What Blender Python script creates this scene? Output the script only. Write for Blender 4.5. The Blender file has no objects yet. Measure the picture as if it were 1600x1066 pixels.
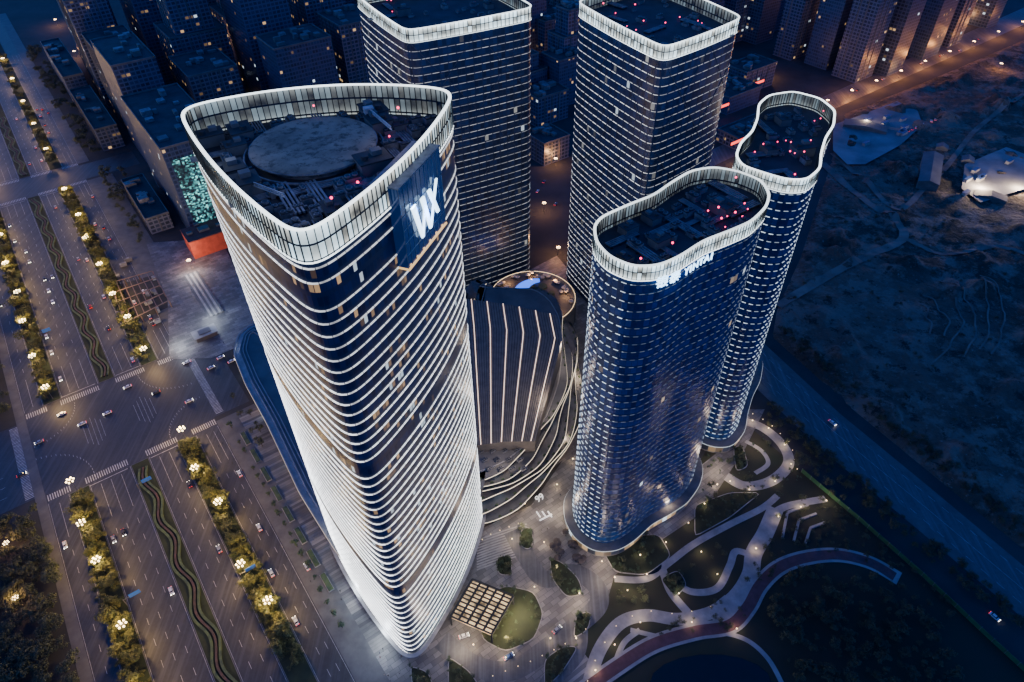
import bpy, math, random
from mathutils import Vector, Matrix, noise
random.seed(7)
SC=bpy.context.scene
COL=SC.collection
# ---------------- camera
H=310.0; FPX=1067.0
M=Matrix.Rotation(math.radians(47.6),4,'X')@Matrix.Rotation(math.radians(-1.08),4,'Z')
cd=bpy.data.cameras.new("camera"); cam=bpy.data.objects.new("camera",cd); COL.objects.link(cam)
cd.sensor_width=36; cd.lens=24.0; cd.clip_end=6000; cd.clip_start=1
cam.matrix_world=Matrix.Translation((0,0,H))@M
SC.camera=cam
M3=M.to_3x3(); MI=M3.inverted()
def P(u,v,z=0.0):
    d=M3@Vector(((u-800)/FPX,(533-v)/FPX,-1)); t=(z-H)/d.z
    return (d.x*t,d.y*t)
def proj(x,y,z):
    d=MI@Vector((x,y,z-H)); return (800-d.x/d.z*FPX,533+d.y/d.z*FPX)
CU,SU=0.8158,0.5783
def T(s,l): return (CU*s-SU*l, SU*s+CU*l)
def invT(x,y): return (CU*x+SU*y, -SU*x+CU*y)
GRID=math.atan2(SU,CU)

# ---------------- node helpers
def newmat(name):
    m=bpy.data.materials.new(name); m.use_nodes=True
    nt=m.node_tree; b=nt.nodes["Principled BSDF"]
    return m,nt,b
def mth(nt,op,a,b=None,c=None):
    n=nt.nodes.new("ShaderNodeMath"); n.operation=op
    for i,x in enumerate((a,b,c)):
        if x is None: continue
        if isinstance(x,(int,float)): n.inputs[i].default_value=x
        else: nt.links.new(x,n.inputs[i])
    return n.outputs[0]
def mix(nt,f,a,b):
    n=nt.nodes.new("ShaderNodeMix"); n.data_type='RGBA'
    for i,x in ((0,f),(6,a),(7,b)):
        if isinstance(x,(int,float)): n.inputs[i].default_value=x
        elif isinstance(x,tuple): n.inputs[i].default_value=(x[0],x[1],x[2],1)
        else: nt.links.new(x,n.inputs[i])
    return n.outputs[2]
def noi(nt,scale,detail=4,vec=None,rough=.6):
    n=nt.nodes.new("ShaderNodeTexNoise"); n.inputs["Scale"].default_value=scale; n.inputs["Detail"].default_value=detail
    n.inputs["Roughness"].default_value=rough
    if vec is None:
        g=nt.nodes.new("ShaderNodeNewGeometry"); vec=g.outputs["Position"]
    nt.links.new(vec,n.inputs["Vector"]); return n.outputs["Fac"]
def ramp(nt,f,a,b):
    n=nt.nodes.new("ShaderNodeMapRange"); nt.links.new(f,n.inputs[0])
    n.inputs[1].default_value=a; n.inputs[2].default_value=b
    return n.outputs[0]
def simple(name,c,rough=.7,metal=0,em=None,es=0,c2=None,sc=.3,sample=None):
    m,nt,b=newmat(name)
    b.inputs["Roughness"].default_value=rough; b.inputs["Metallic"].default_value=metal
    if c2 is None: c2=tuple(x*.6 for x in c)
    f=ramp(nt,noi(nt,sc),.3,.7)
    nt.links.new(mix(nt,f,c,c2),b.inputs["Base Color"])
    if em:
        b.inputs["Emission Color"].default_value=(*em,1); b.inputs["Emission Strength"].default_value=es
    if sample is not None: m.cycles.emission_sampling=sample
    return m
def uvs(nt):
    n=nt.nodes.new("ShaderNodeUVMap"); n.uv_map="UVMap"
    s=nt.nodes.new("ShaderNodeSeparateXYZ"); nt.links.new(n.outputs[0],s.inputs[0])
    return s.outputs[0],s.outputs[1]
def posxyz(nt):
    g=nt.nodes.new("ShaderNodeNewGeometry"); s=nt.nodes.new("ShaderNodeSeparateXYZ")
    nt.links.new(g.outputs["Position"],s.inputs[0]); return s.outputs
def wn(nt,a,b,seed=0.0):
    c=nt.nodes.new("ShaderNodeCombineXYZ"); nt.links.new(a,c.inputs[0]); nt.links.new(b,c.inputs[1]); c.inputs[2].default_value=seed
    w=nt.nodes.new("ShaderNodeTexWhiteNoise"); w.noise_dimensions='3D'; nt.links.new(c.outputs[0],w.inputs[0])
    return w.outputs["Value"]
def facade(name,fh,bay,thr,glass=(.012,.028,.07),span=(.02,.035,.07),warm=(1,.62,.25),es=1.2,rough=.3,mull=.07,spf=.2,seed=0,grp=6):
    m,nt,b=newmat(name)
    u,v=uvs(nt)
    uu=mth(nt,'DIVIDE',u,bay); vv=mth(nt,'DIVIDE',v,fh)
    cx=mth(nt,'FLOOR',uu); cy=mth(nt,'FLOOR',vv); fx=mth(nt,'FRACT',uu); fy=mth(nt,'FRACT',vv)
    r=wn(nt,cx,cy,seed+.5); r2=wn(nt,cx,cy,seed+7.5)
    rowr=wn(nt,mth(nt,'FLOOR',mth(nt,'DIVIDE',uu,grp)),cy,seed+3.5)
    mm=mth(nt,'GREATER_THAN',fx,mull); sm=mth(nt,'GREATER_THAN',fy,spf)
    win=mth(nt,'MULTIPLY',mm,sm)
    gl=mix(nt,r2,glass,tuple(x*2.6 for x in glass))
    nt.links.new(mix(nt,win,span,gl),b.inputs["Base Color"])
    b.inputs["Roughness"].default_value=rough; b.inputs["Specular IOR Level"].default_value=.6
    nt.links.new(mth(nt,'MULTIPLY',win,.2),b.inputs["Metallic"])
    lit=mth(nt,'GREATER_THAN',mth(nt,'ADD',mth(nt,'MULTIPLY',r,.6),mth(nt,'MULTIPLY',rowr,.4)),thr)
    e=mth(nt,'MULTIPLY',mth(nt,'MULTIPLY',lit,win),mth(nt,'MULTIPLY',mth(nt,'ADD',mth(nt,'POWER',r2,2),.08),es))
    nt.links.new(e,b.inputs["Emission Strength"])
    nt.links.new(mix(nt,mth(nt,'GREATER_THAN',r2,.85),warm,(.75,.9,1)),b.inputs["Emission Color"])
    m.cycles.emission_sampling='NONE'
    return m

# ---------------- mesh helpers
def mesh(name,verts,faces,mats,parent=None,uv=None,glow=None,mi=None,smooth=False):
    me=bpy.data.meshes.new(name); me.from_pydata([tuple(v) for v in verts],[],faces)
    if not isinstance(mats,(list,tuple)): mats=[mats]
    for m in mats: me.materials.append(m)
    if uv:
        ul=me.uv_layers.new(name="UVMap"); k=0
        for f in uv:
            for c in f: ul.data[k].uv=c; k+=1
    if glow:
        a=me.attributes.new("glow",'FLOAT','POINT')
        for i,g in enumerate(glow): a.data[i].value=g
    if mi: 
        for i,p in enumerate(me.polygons): p.material_index=mi[i]
    if smooth:
        for p in me.polygons: p.use_smooth=True
    me.update()
    o=bpy.data.objects.new(name,me); COL.objects.link(o)
    if parent: o.parent=parent
    return o
def empty(name,loc,label,cat,group=None):
    o=bpy.data.objects.new(name,None); COL.objects.link(o); o.location=loc
    o["label"]=label; o["category"]=cat
    if group: o["group"]=group
    return o
def tag(o,label=None,cat=None,kind=None,group=None):
    if label:o["label"]=label
    if cat:o["category"]=cat
    if kind:o["kind"]=kind
    if group:o["group"]=group
    return o
class MB:
    def __init__(s): s.v=[];s.f=[];s.mi=[]
    def box(s,c,size,ang=0,mi=0,taper=1.0):
        x,y,z=c; a,b,h=size[0]/2,size[1]/2,size[2]; ca,sa=math.cos(ang),math.sin(ang); k=len(s.v)
        for zz,t in ((z,1),(z+h,taper)):
            for px,py in ((-a,-b),(a,-b),(a,b),(-a,b)):
                px*=t;py*=t
                s.v.append((x+px*ca-py*sa,y+px*sa+py*ca,zz))
        for f in ((3,2,1,0),(4,5,6,7),(0,1,5,4),(1,2,6,5),(2,3,7,6),(3,0,4,7)):
            s.f.append(tuple(k+i for i in f)); s.mi.append(mi)
    def cyl(s,c,r,h,n=12,mi=0,r2=None):
        x,y,z=c; r2=r if r2 is None else r2; k=len(s.v)
        for zz,rr in ((z,r),(z+h,r2)):
            for i in range(n):
                a=2*math.pi*i/n; s.v.append((x+rr*math.cos(a),y+rr*math.sin(a),zz))
        s.f.append(tuple(k+i for i in reversed(range(n)))); s.mi.append(mi)
        s.f.append(tuple(k+n+i for i in range(n))); s.mi.append(mi)
        for i in range(n):
            j=(i+1)%n; s.f.append((k+i,k+j,k+n+j,k+n+i)); s.mi.append(mi)
    def beam(s,a,b,w,mi=0,w2=None):
        a=Vector(a);b=Vector(b);d=(b-a).normalized(); up=Vector((0,0,1)) if abs(d.z)<.95 else Vector((1,0,0))
        x=d.cross(up).normalized(); y=x.cross(d); w2=w if w2 is None else w2; k=len(s.v)
        for p,ww in ((a,w),(b,w2)):
            for i,j in ((-1,-1),(1,-1),(1,1),(-1,1)): s.v.append(tuple(p+x*i*ww/2+y*j*ww/2))
        for f in ((3,2,1,0),(4,5,6,7),(0,1,5,4),(1,2,6,5),(2,3,7,6),(3,0,4,7)):
            s.f.append(tuple(k+i for i in f)); s.mi.append(mi)
    def ball(s,c,r,mi=0,n=8,m=5,sz=1):
        k=len(s.v); x,y,z=c
        s.v.append((x,y,z-r*sz))
        for j in range(1,m):
            t=math.pi*j/m
            for i in range(n):
                a=2*math.pi*i/n; s.v.append((x+r*math.sin(t)*math.cos(a),y+r*math.sin(t)*math.sin(a),z-r*sz*math.cos(t)))
        s.v.append((x,y,z+r*sz)); e=len(s.v)-1
        for i in range(n):
            j=(i+1)%n
            s.f.append((k,k+1+j,k+1+i)); s.mi.append(mi)
            s.f.append((e,e-n+i,e-n+j)); s.mi.append(mi)
            for q in range(m-2):
                a0=k+1+q*n
                s.f.append((a0+i,a0+j,a0+n+j,a0+n+i)); s.mi.append(mi)
    def obj(s,name,mats,parent=None,smooth=False):
        return mesh(name,s.v,s.f,mats,parent,mi=s.mi,smooth=smooth)
    def data(s,mats,smooth=False):
        o=s.obj("p",mats,None,smooth); d=o.data; bpy.data.objects.remove(o); return d

def resample(p,N,closed=True):
    q=list(p)+([p[0]] if closed else []); L=[0]
    for a,b in zip(q,q[1:]): L.append(L[-1]+math.dist(a,b))
    out=[];k=0; tot=L[-1]; n=N if closed else N-1
    for i in range(N):
        t=tot*i/n
        while k<len(L)-2 and L[k+1]<t: k+=1
        f=(t-L[k])/max(1e-9,L[k+1]-L[k]); a,b=q[k],q[k+1]
        out.append((a[0]+(b[0]-a[0])*f,a[1]+(b[1]-a[1])*f))
    return out
def perim(p): return sum(math.dist(p[i],p[(i+1)%len(p)]) for i in range(len(p)))
def area(p): return sum(p[i][0]*p[(i+1)%len(p)][1]-p[(i+1)%len(p)][0]*p[i][1] for i in range(len(p)))/2
def smoothloop(p,sig,N=120):
    if area(p)<0: p=p[::-1]
    q=resample(p,N*3); ds=perim(q)/len(q); K=int(3*sig/ds)+1
    w=[math.exp(-.5*(k*ds/sig)**2) for k in range(-K,K+1)]; W=sum(w); n=len(q); out=[]
    for i in range(n):
        out.append((sum(w[k+K]*q[(i+k)%n][0] for k in range(-K,K+1))/W,sum(w[k+K]*q[(i+k)%n][1] for k in range(-K,K+1))/W))
    return resample(out,N)
def nrm(p):
    n=len(p);o=[]
    for i in range(n):
        a=p[i-1];b=p[(i+1)%n];dx,dy=b[0]-a[0],b[1]-a[1];l=math.hypot(dx,dy) or 1
        o.append((dy/l,-dx/l))
    return o
def offs(p,d):
    N=nrm(p); return [(a[0]+n[0]*d,a[1]+n[1]*d) for a,n in zip(p,N)]
def snap(loop,uv,z0,z1):
    best=None
    for p,n in zip(loop,nrm(loop)):
        if n[0]*(-p[0])+n[1]*(-p[1])<=0: continue
        z=z0
        while z<=z1:
            a=proj(p[0],p[1],z); d=math.dist(a,uv)
            if best is None or d<best[0]: best=(d,p,n,z)
            z+=.5
    return best[1],best[2],best[3]
def catmull(pts,n=8):
    out=[];q=[pts[0]]+list(pts)+[pts[-1]]
    for i in range(1,len(q)-2):
        p0,p1,p2,p3=q[i-1:i+3]
        for k in range(n):
            t=k/n
            out.append(tuple(.5*((2*p1[j])+(-p0[j]+p2[j])*t+(2*p0[j]-5*p1[j]+4*p2[j]-p3[j])*t*t+(-p0[j]+3*p1[j]-3*p2[j]+p3[j])*t**3) for j in (0,1)))
    out.append(tuple(pts[-1])); return out
def loft(name,loop,prof,mats,parent=None,glow=None,capt=False,mi=None,smooth=False):
    n=len(loop);N=nrm(loop);v=[];f=[];uv=[];g=[];mis=[]
    for o,z in prof:
        for p,m in zip(loop,N): v.append((p[0]+m[0]*o,p[1]+m[1]*o,z))
        if glow: g+= [glow(m,p) for p,m in zip(loop,N)]
    L=[0]
    for i in range(n): L.append(L[-1]+math.dist(loop[i],loop[(i+1)%n]))
    for k in range(len(prof)-1):
        for i in range(n):
            j=(i+1)%n
            f.append((k*n+i,k*n+j,(k+1)*n+j,(k+1)*n+i))
            z0,z1=prof[k][1],prof[k+1][1]
            uv.append(((L[i],z0),(L[i+1],z0),(L[i+1],z1),(L[i],z1))); mis.append(mi[k] if mi else 0)
    if capt:
        f.append(tuple((len(prof)-1)*n+i for i in range(n))); uv.append([(0,0)]*n); mis.append(0)
    return mesh(name,v,f,mats,parent,uv=uv,glow=g if glow else None,mi=mis,smooth=smooth)
def sheet(name,pts,z,mat,kind="structure"):
    if area(pts)<0: pts=pts[::-1]
    o=mesh(name,[(x,y,z) for x,y in pts],[tuple(range(len(pts)))],mat); o["kind"]=kind; return o
def ribbon_data(pts,w,z,hf=None):
    n=len(pts);v=[];f=[]
    for i,p in enumerate(pts):
        a=pts[max(0,i-1)];b=pts[min(n-1,i+1)];dx,dy=b[0]-a[0],b[1]-a[1];l=math.hypot(dx,dy) or 1
        for s in (-1,1):
            x,y=p[0]-dy/l*s*w/2,p[1]+dx/l*s*w/2
            v.append((x,y,(hf(x,y)+z) if hf else z))
    for i in range(n-1): f.append((2*i+1,2*i,2*i+2,2*i+3))
    return v,f
def ribbon(name,px,w,z,mat,sm=True,world=False,hf=None,kind="structure"):
    pts=px if world else [P(*p) for p in px]
    if sm: pts=catmull(pts,8)
    v,f=ribbon_data(pts,w,z,hf); o=mesh(name,v,f,mat); o["kind"]=kind; return o

# ---------------- materials
def asphalt(name,c,c2):
    m,nt,b=newmat(name)
    f=ramp(nt,noi(nt,.05,6),.35,.65); g=ramp(nt,noi(nt,.6,4),.3,.7)
    col=mix(nt,f,c,c2); col=mix(nt,mth(nt,'MULTIPLY',g,.4),col,tuple(x*.5 for x in c2))
    mp=nt.nodes.new("ShaderNodeMapping"); mp.inputs["Rotation"].default_value=(0,0,-GRID); mp.inputs["Scale"].default_value=(1.1,.03,1)
    gg=nt.nodes.new("ShaderNodeNewGeometry"); nt.links.new(gg.outputs["Position"],mp.inputs[0])
    st=ramp(nt,noi(nt,.5,3,mp.outputs[0]),.45,.7)
    nt.links.new(mix(nt,mth(nt,'MULTIPLY',st,.45),col,tuple(x*1.9 for x in c)),b.inputs["Base Color"])
    b.inputs["Roughness"].default_value=.55
    return m
A=asphalt("asphalt",(.046,.047,.054),(.028,.029,.036))
A2=asphalt("asphalt_light",(.10,.105,.115),(.06,.065,.075))
def tiles(name,c1,c2,sx,sy,rot=GRID,mort=.03):
    m,nt,b=newmat(name)
    g=nt.nodes.new("ShaderNodeNewGeometry"); mp=nt.nodes.new("ShaderNodeMapping"); mp.inputs["Rotation"].default_value=(0,0,-rot)
    nt.links.new(g.outputs["Position"],mp.inputs[0])
    br=nt.nodes.new("ShaderNodeTexBrick"); nt.links.new(mp.outputs[0],br.inputs[0])
    br.inputs["Scale"].default_value=1; br.inputs["Brick Width"].default_value=sx; br.inputs["Row Height"].default_value=sy
    br.inputs["Mortar Size"].default_value=mort*sy; br.inputs["Color1"].default_value=(*c1,1); br.inputs["Color2"].default_value=(*c2,1)
    br.inputs["Mortar"].default_value=(*[x*.5 for x in c2],1)
    f=ramp(nt,noi(nt,.06,6),.3,.65)
    nt.links.new(mix(nt,mth(nt,'MULTIPLY',f,.7),br.outputs[0],tuple(x*.5 for x in c2)),b.inputs["Base Color"]); b.inputs["Roughness"].default_value=.6
    return m
PAVE=tiles("plaza_paving",(.27,.265,.26),(.11,.11,.115),5,2.4)
PAVE2=tiles("stripe_paving",(.32,.31,.29),(.10,.10,.105),40,1.6)
PALE=simple("pale_stone",(.34,.33,.32),.6,c2=(.2,.2,.2),sc=.2)
WALK=simple("footway_stone",(.12,.12,.12),.7,c2=(.07,.07,.075),sc=.15)
PAINT=simple("white_road_paint",(.6,.6,.58),.6,c2=(.22,.22,.22),sc=.5)
GRASS=simple("grass",(.03,.045,.02),.95,c2=(.012,.02,.012),sc=.12)
LAWN=simple("lawn",(.022,.034,.018),.95,c2=(.035,.033,.022),sc=.05)
RED=simple("red_running_track",(.13,.055,.065),.7)
DARK=simple("dark_metal",(.03,.035,.045),.5,.3)
CONC=simple("concrete",(.15,.15,.155),.8,c2=(.08,.085,.09),sc=.15)
ROOF=simple("dark_roof",(.045,.05,.058),.85,c2=(.02,.022,.028),sc=.12)
ROOF2=simple("grey_roof",(.15,.15,.155),.85,c2=(.09,.09,.10),sc=.08)
UNIT=simple("unit_metal",(.26,.26,.27),.6,.1,c2=(.07,.075,.09),sc=.4)
SOIL=simple("city_ground",(.05,.05,.052),.9,c2=(.02,.024,.028),sc=.03)
WHITE=simple("white_emitter",(.8,.8,.8),.5,em=(1,1,1),es=.8,sample='NONE')
WARM=simple("warm_emitter",(.8,.7,.5),.5,em=(1,.72,.38),es=2.5,sample='NONE')
REDL=simple("red_beacon",(.5,.02,.05),.5,em=(1,.03,.16),es=6,sample='NONE')
BLUEL=simple("blue_sign_light",(.1,.2,.8),.5,em=(.15,.4,1),es=5,sample='NONE')
GLOBE=simple("lamp_glass",(.9,.85,.7),.4,em=(1,.84,.5),es=6,sample='NONE')
POLE=simple("pole_metal",(.2,.2,.2),.5,.5)
BARK=simple("bark",(.08,.06,.045),.9)
def leafmat(name,a,b_):
    m,nt,b=newmat(name)
    f=ramp(nt,noi(nt,.35,3),.35,.65)
    nt.links.new(mix(nt,f,a,b_),b.inputs["Base Color"]); b.inputs["Roughness"].default_value=.7
    return m
LEAF=leafmat("leaves_street",(.12,.12,.03),(.035,.055,.02))
LEAFD=leafmat("leaves_dark",(.085,.10,.04),(.028,.042,.022))
LEAFG=leafmat("leaves_green",(.06,.10,.05),(.03,.055,.03))

def led(name,base,bay,gap,col=(.93,.96,1),hz=None,sample='AUTO',bc=.07,var=.8):
    m,nt,b=newmat(name)
    u,v=uvs(nt); fx=mth(nt,'FRACT',mth(nt,'DIVIDE',u,bay)); mk=mth(nt,'GREATER_THAN',fx,gap)
    a=nt.nodes.new("ShaderNodeAttribute"); a.attribute_name="glow"
    e=mth(nt,'MULTIPLY',mth(nt,'MULTIPLY',mk,a.outputs["Fac"]),base)
    z=posxyz(nt)[2]
    w=wn(nt,mth(nt,'FLOOR',mth(nt,'DIVIDE',u,bay)),mth(nt,'FLOOR',mth(nt,'DIVIDE',z,3)),2.2)
    e=mth(nt,'MULTIPLY',e,mth(nt,'ADD',mth(nt,'MULTIPLY',w,var),1-var*.6))
    big=ramp(nt,noi(nt,.03,2),.35,.6); e=mth(nt,'MULTIPLY',e,mth(nt,'ADD',mth(nt,'MULTIPLY',big,.25),.82))
    if hz:
        n=nt.nodes.new("ShaderNodeMapRange"); nt.links.new(z,n.inputs[0]); 
        n.inputs[1].default_value=0;n.inputs[2].default_value=hz[0];n.inputs[3].default_value=hz[1];n.inputs[4].default_value=hz[2]
        e=mth(nt,'MULTIPLY',e,n.outputs[0])
    nt.links.new(e,b.inputs["Emission Strength"]); b.inputs["Emission Color"].default_value=(*col,1)
    b.inputs["Base Color"].default_value=(bc,bc*1.1,bc*1.3,1); b.inputs["Roughness"].default_value=.45
    m.cycles.emission_sampling=sample
    return m
def crownmat(name,z0,z1,bay,es,warm=(.95,1,.92),cool=(.62,.85,1)):
    m,nt,b=newmat(name)
    u,v=uvs(nt); uu=mth(nt,'DIVIDE',u,bay); fx=mth(nt,'FRACT',uu); cx=mth(nt,'FLOOR',uu)
    vv=mth(nt,'DIVIDE',mth(nt,'SUBTRACT',v,z0),(z1-z0)); fy=mth(nt,'FRACT',mth(nt,'MULTIPLY',vv,2))
    w=wn(nt,cx,mth(nt,'FLOOR',mth(nt,'MULTIPLY',vv,2)),1.1)
    mk=mth(nt,'MULTIPLY',mth(nt,'GREATER_THAN',fx,.14),mth(nt,'GREATER_THAN',fy,.12))
    nz=ramp(nt,noi(nt,.22,3),.35,.65)
    edge=mth(nt,'POWER',mth(nt,'ABSOLUTE',mth(nt,'SUBTRACT',mth(nt,'MULTIPLY',vv,2),1.0)),3)
    k=mth(nt,'ADD',mth(nt,'ADD',mth(nt,'MULTIPLY',mth(nt,'POWER',w,2),.6),mth(nt,'MULTIPLY',nz,.2)),mth(nt,'MULTIPLY',edge,.8))
    e=mth(nt,'MULTIPLY',mth(nt,'MULTIPLY',mk,k),es)
    nt.links.new(e,b.inputs["Emission Strength"]); nt.links.new(mix(nt,w,warm,cool),b.inputs["Emission Color"])
    b.inputs["Base Color"].default_value=(.02,.035,.06,1); b.inputs["Roughness"].default_value=.2
    return m

# ---------------- world, light
w=bpy.data.worlds.new("World"); SC.world=w; w.use_nodes=True; nt=w.node_tree
sky=nt.nodes.new("ShaderNodeTexSky"); sky.sky_type='NISHITA'; sky.sun_disc=False
sky.sun_elevation=math.radians(3); sky.sun_rotation=math.radians(300)
mx=nt.nodes.new("ShaderNodeMix"); mx.data_type='RGBA'; mx.blend_type='MULTIPLY'; mx.inputs[0].default_value=1
nt.links.new(sky.outputs[0],mx.inputs[6]); mx.inputs[7].default_value=(.11,.36,1.7,1)
bg=nt.nodes["Background"]; nt.links.new(mx.outputs[2],bg.inputs[0]); bg.inputs[1].default_value=.40
sl=bpy.data.lights.new("sun",'SUN'); sl.energy=.16; sl.angle=math.radians(12); sl.color=(.3,.5,1)
so=bpy.data.objects.new("sun",sl); COL.objects.link(so); so.rotation_euler=(math.radians(62),0,math.radians(-60))
def plight(x,y,z,e,col=(1,.72,.4),r=.6):
    l=bpy.data.lights.new("lamp_or_fill_light",'POINT'); l.energy=e; l.color=col; l.shadow_soft_size=r
    o=bpy.data.objects.new("lamp_or_fill_light",l); COL.objects.link(o); o.location=(x,y,z); return o

# ---------------- ground
sheet("ground",[(-2500,-600),(2500,-600),(2500,3000),(-2500,3000)],0,SOIL)
def sl_rect(name,s0,s1,l0,l1,z,mat): return sheet(name,[T(s0,l0),T(s1,l0),T(s1,l1),T(s0,l1)],z,mat)
L0,L1=60,1700
sl_rect("pavement",-86,-81,L0,L1,.10,WALK)
sl_rect("road",-81,12,L0,L1,.02,A)
sl_rect("road",-260,34,330,395,.03,A)
sl_rect("road",-260,60,694,726,.03,A)
sl_rect("pavement",12,36,L0,326,.12,WALK)
sl_rect("plaza_pavement",24,100,L0,322,.14,PAVE2)
sl_rect("pavement",12,34,400,690,.12,WALK)
sl_rect("pavement",12,22,730,1300,.12,WALK)
BLK=[(L0,322),(403,688),(732,1300)]
def kerbed(name,s0,s1,l0,l1,mat,h=.15):
    mb=MB(); c=T((s0+s1)/2,(l0+l1)/2); mb.box((c[0],c[1],0),(s1-s0,l1-l0,h),GRID,0)
    mb.box((c[0],c[1],h),(s1-s0-.6,l1-l0-.6,.06),GRID,1)
    o=mb.obj(name,[CONC,mat]); o["kind"]="structure"; return o
for a,b in BLK:
    kerbed("grass_verge",-70,-60,a,b,GRASS); kerbed("grass_verge",-12,-1.5,a,b,GRASS)
    kerbed("median_bed",-38,-28.5,a,b,GRASS)
HEDGE=leafmat("hedge_red",(.085,.045,.035),(.04,.03,.02)); HEDGEG=leafmat("hedge_green",(.08,.12,.04),(.035,.06,.03))
def hedge_ribbon(name,pts,w_,h,mat,label):
    v,f=ribbon_data(pts,w_,.2); n=len(v); v2=v+[(x,y,h+.25*noise.noise((x*.7,y*.7,0))) for x,y,z in v]
    f2=[tuple(i+n for i in q) for q in f]
    for i in range(len(pts)-1):
        f2.append((2*i,2*i+2,2*i+2+n,2*i+n)); f2.append((2*i+3,2*i+1,2*i+1+n,2*i+3+n))
    o=mesh(name,v2,f2,mat); tag(o,label,"hedge"); return o
for a,b in BLK:
    for off,mt,wd,lb in ((0,HEDGE,1.1,"reddish clipped hedge winding along the road median"),(1.9,HEDGEG,1.2,"green clipped hedge winding along the road median"),(-1.9,HEDGEG,1.2,"green clipped hedge winding along the road median")):
        pts=[];l=a+4
        while l<min(b,900)-4:
            pts.append(T(-33.2+off+1.7*math.sin(l*.2),l)); l+=2
        hedge_ribbon("median_hedge",pts,wd,.9,mt,lb)
mb=MB()
def dash(s,l,ws,wl,z=.05):
    k=len(mb.v)
    for a,b in ((-1,-1),(1,-1),(1,1),(-1,1)):
        x,y=T(s+a*ws/2,l+b*wl/2); mb.v.append((x,y,z))
    mb.f.append((k,k+1,k+2,k+3)); mb.mi.append(0)
for a,b in BLK:
    b=min(b,1100)
    for s in (-54.5,-49.3,-43.8,-23,-17.5,-75.5,4,8.2):
        l=a+30
        while l<b-30: dash(s,l,.16,4); l+=12
        for e in (b-16,a+16): dash(s,e,.16,26)
    for s in (-59.6,-38.5,-28,-12.4,-80.6,-70.4,-1.1,11.4): dash(s,(a+b)/2,.14,b-a)
for lc in (326,399,690,730):
    s=-80
    while s<12:
        if not(-69<s<-61.5 or -38<s<-28.5 or -10.5<s<-2.8): dash(s,lc,.5,4.6)
        s+=1.2
    dash(-50,lc+(-5 if lc in(326,690) else 5),20,.35); dash(-20,lc+(-5 if lc in(326,690) else 5),15,.35)
for sc in (16,-88):
    l=332
    while l<394: dash(sc,l,4.6,.5); l+=1.2
for l in (340,348,356,369,377,385):
    for k in range(12): dash(-100-k*12,l,4,.18)
for k in range(18):
    a=k/18*math.pi/2; dash(-84+30*math.cos(a)-2,330+30*math.sin(a),.2,1.6)
    dash(12-28*math.cos(a),395-28*math.sin(a),.2,1.6); dash(10-24*math.sin(a),328+24*math.cos(a),.2,1.4); dash(-80+26*math.sin(a),396-26*math.cos(a),.2,1.4)
for c in (-49,-20):
    for k in range(5): dash(c-5+k*2.4,362,.16,26-abs(k-2)*5)
o=mb.obj("road_marking",[PAINT]); o["kind"]="structure"

def terr(x,y):
    n=noise.noise
    m=max(0,n((x*.03,y*.03,9))-.1)*max(0,.4+n((x*.09,y*.09,2)))
    return 1.2+2.6*n((x*.012,y*.012,3))+1.6*n((x*.05,y*.05,1))+1.3*n((x*.14,y*.14,5))+26*m
def inpoly(x,y,poly):
    c=False;n=len(poly)
    for i in range(n):
        a=poly[i];b=poly[i-1]
        if (a[1]>y)!=(b[1]>y) and x<(b[0]-a[0])*(y-a[1])/(b[1]-a[1])+a[0]: c=not c
    return c
def edist(x,y,poly):
    d=1e9
    for i in range(len(poly)):
        ax,ay=poly[i-1];bx,by=poly[i];dx,dy=bx-ax,by-ay; t=max(0,min(1,((x-ax)*dx+(y-ay)*dy)/(dx*dx+dy*dy)))
        d=min(d,math.hypot(x-ax-dx*t,y-ay-dy*t))
    return d if inpoly(x,y,poly) else -d
DIRT_,nt,b=newmat("bare_earth")
f1=ramp(nt,noi(nt,.010,8,rough=.65),.40,.60); f2=ramp(nt,noi(nt,.035,9,rough=.75),.48,.56)
c=mix(nt,f1,(.14,.10,.07),(.03,.034,.022)); c=mix(nt,f2,c,(.20,.155,.115))
c=mix(nt,ramp(nt,noi(nt,.3,6,rough=.8),.58,.66),c,(.26,.22,.18)); c=mix(nt,ramp(nt,noi(nt,.09,6,rough=.8),.55,.62),c,(.025,.027,.02))
nt.links.new(c,b.inputs["Base Color"]); b.inputs["Roughness"].default_value=.95
bp=nt.nodes.new("ShaderNodeBump"); bp.inputs["Distance"].default_value=5; bp.inputs["Strength"].default_value=1
nt.links.new(noi(nt,.12,8),bp.inputs["Height"]); nt.links.new(bp.outputs[0],b.inputs["Normal"])
TR=simple("dirt_track",(.26,.20,.155),.95,c2=(.10,.08,.065),sc=.06)
VP=[P(*p) for p in [(1212,485),(1205,527),(1330,640),(1600,862),(1800,1024),(2100,800),(1900,200),(1700,50),(1600,62),(1440,130),(1318,178),(1295,260),(1250,400)]]
x0,x1=min(p[0] for p in VP),max(p[0] for p in VP);y0,y1=min(p[1] for p in VP),max(p[1] for p in VP)
x1=min(x1,1000)
def hz_(x,y):
    return min(max(.1,terr(x,y)),edist(x,y,VP)*.35-.3)
st=4; idx={};v=[];f=[]
nx=int((x1-x0)/st)+1;ny=int((y1-y0)/st)+1
def gi(i,j):
    if (i,j) not in idx:
        x=x0+i*st;y=y0+j*st; idx[(i,j)]=len(v); v.append((x,y,hz_(x,y)))
    return idx[(i,j)]
for i in range(-1,nx):
    for j in range(-1,ny):
        if any(inpoly(x0+(i+a)*st,y0+(j+b2)*st,VP) for a in (0,1) for b2 in (0,1)): f.append((gi(i,j),gi(i+1,j),gi(i+1,j+1),gi(i,j+1)))
o=mesh("terrain",v,f,DIRT_,smooth=True); o["kind"]="structure"
hf=lambda x,y: max(.06,hz_(x,y))+.5
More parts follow.
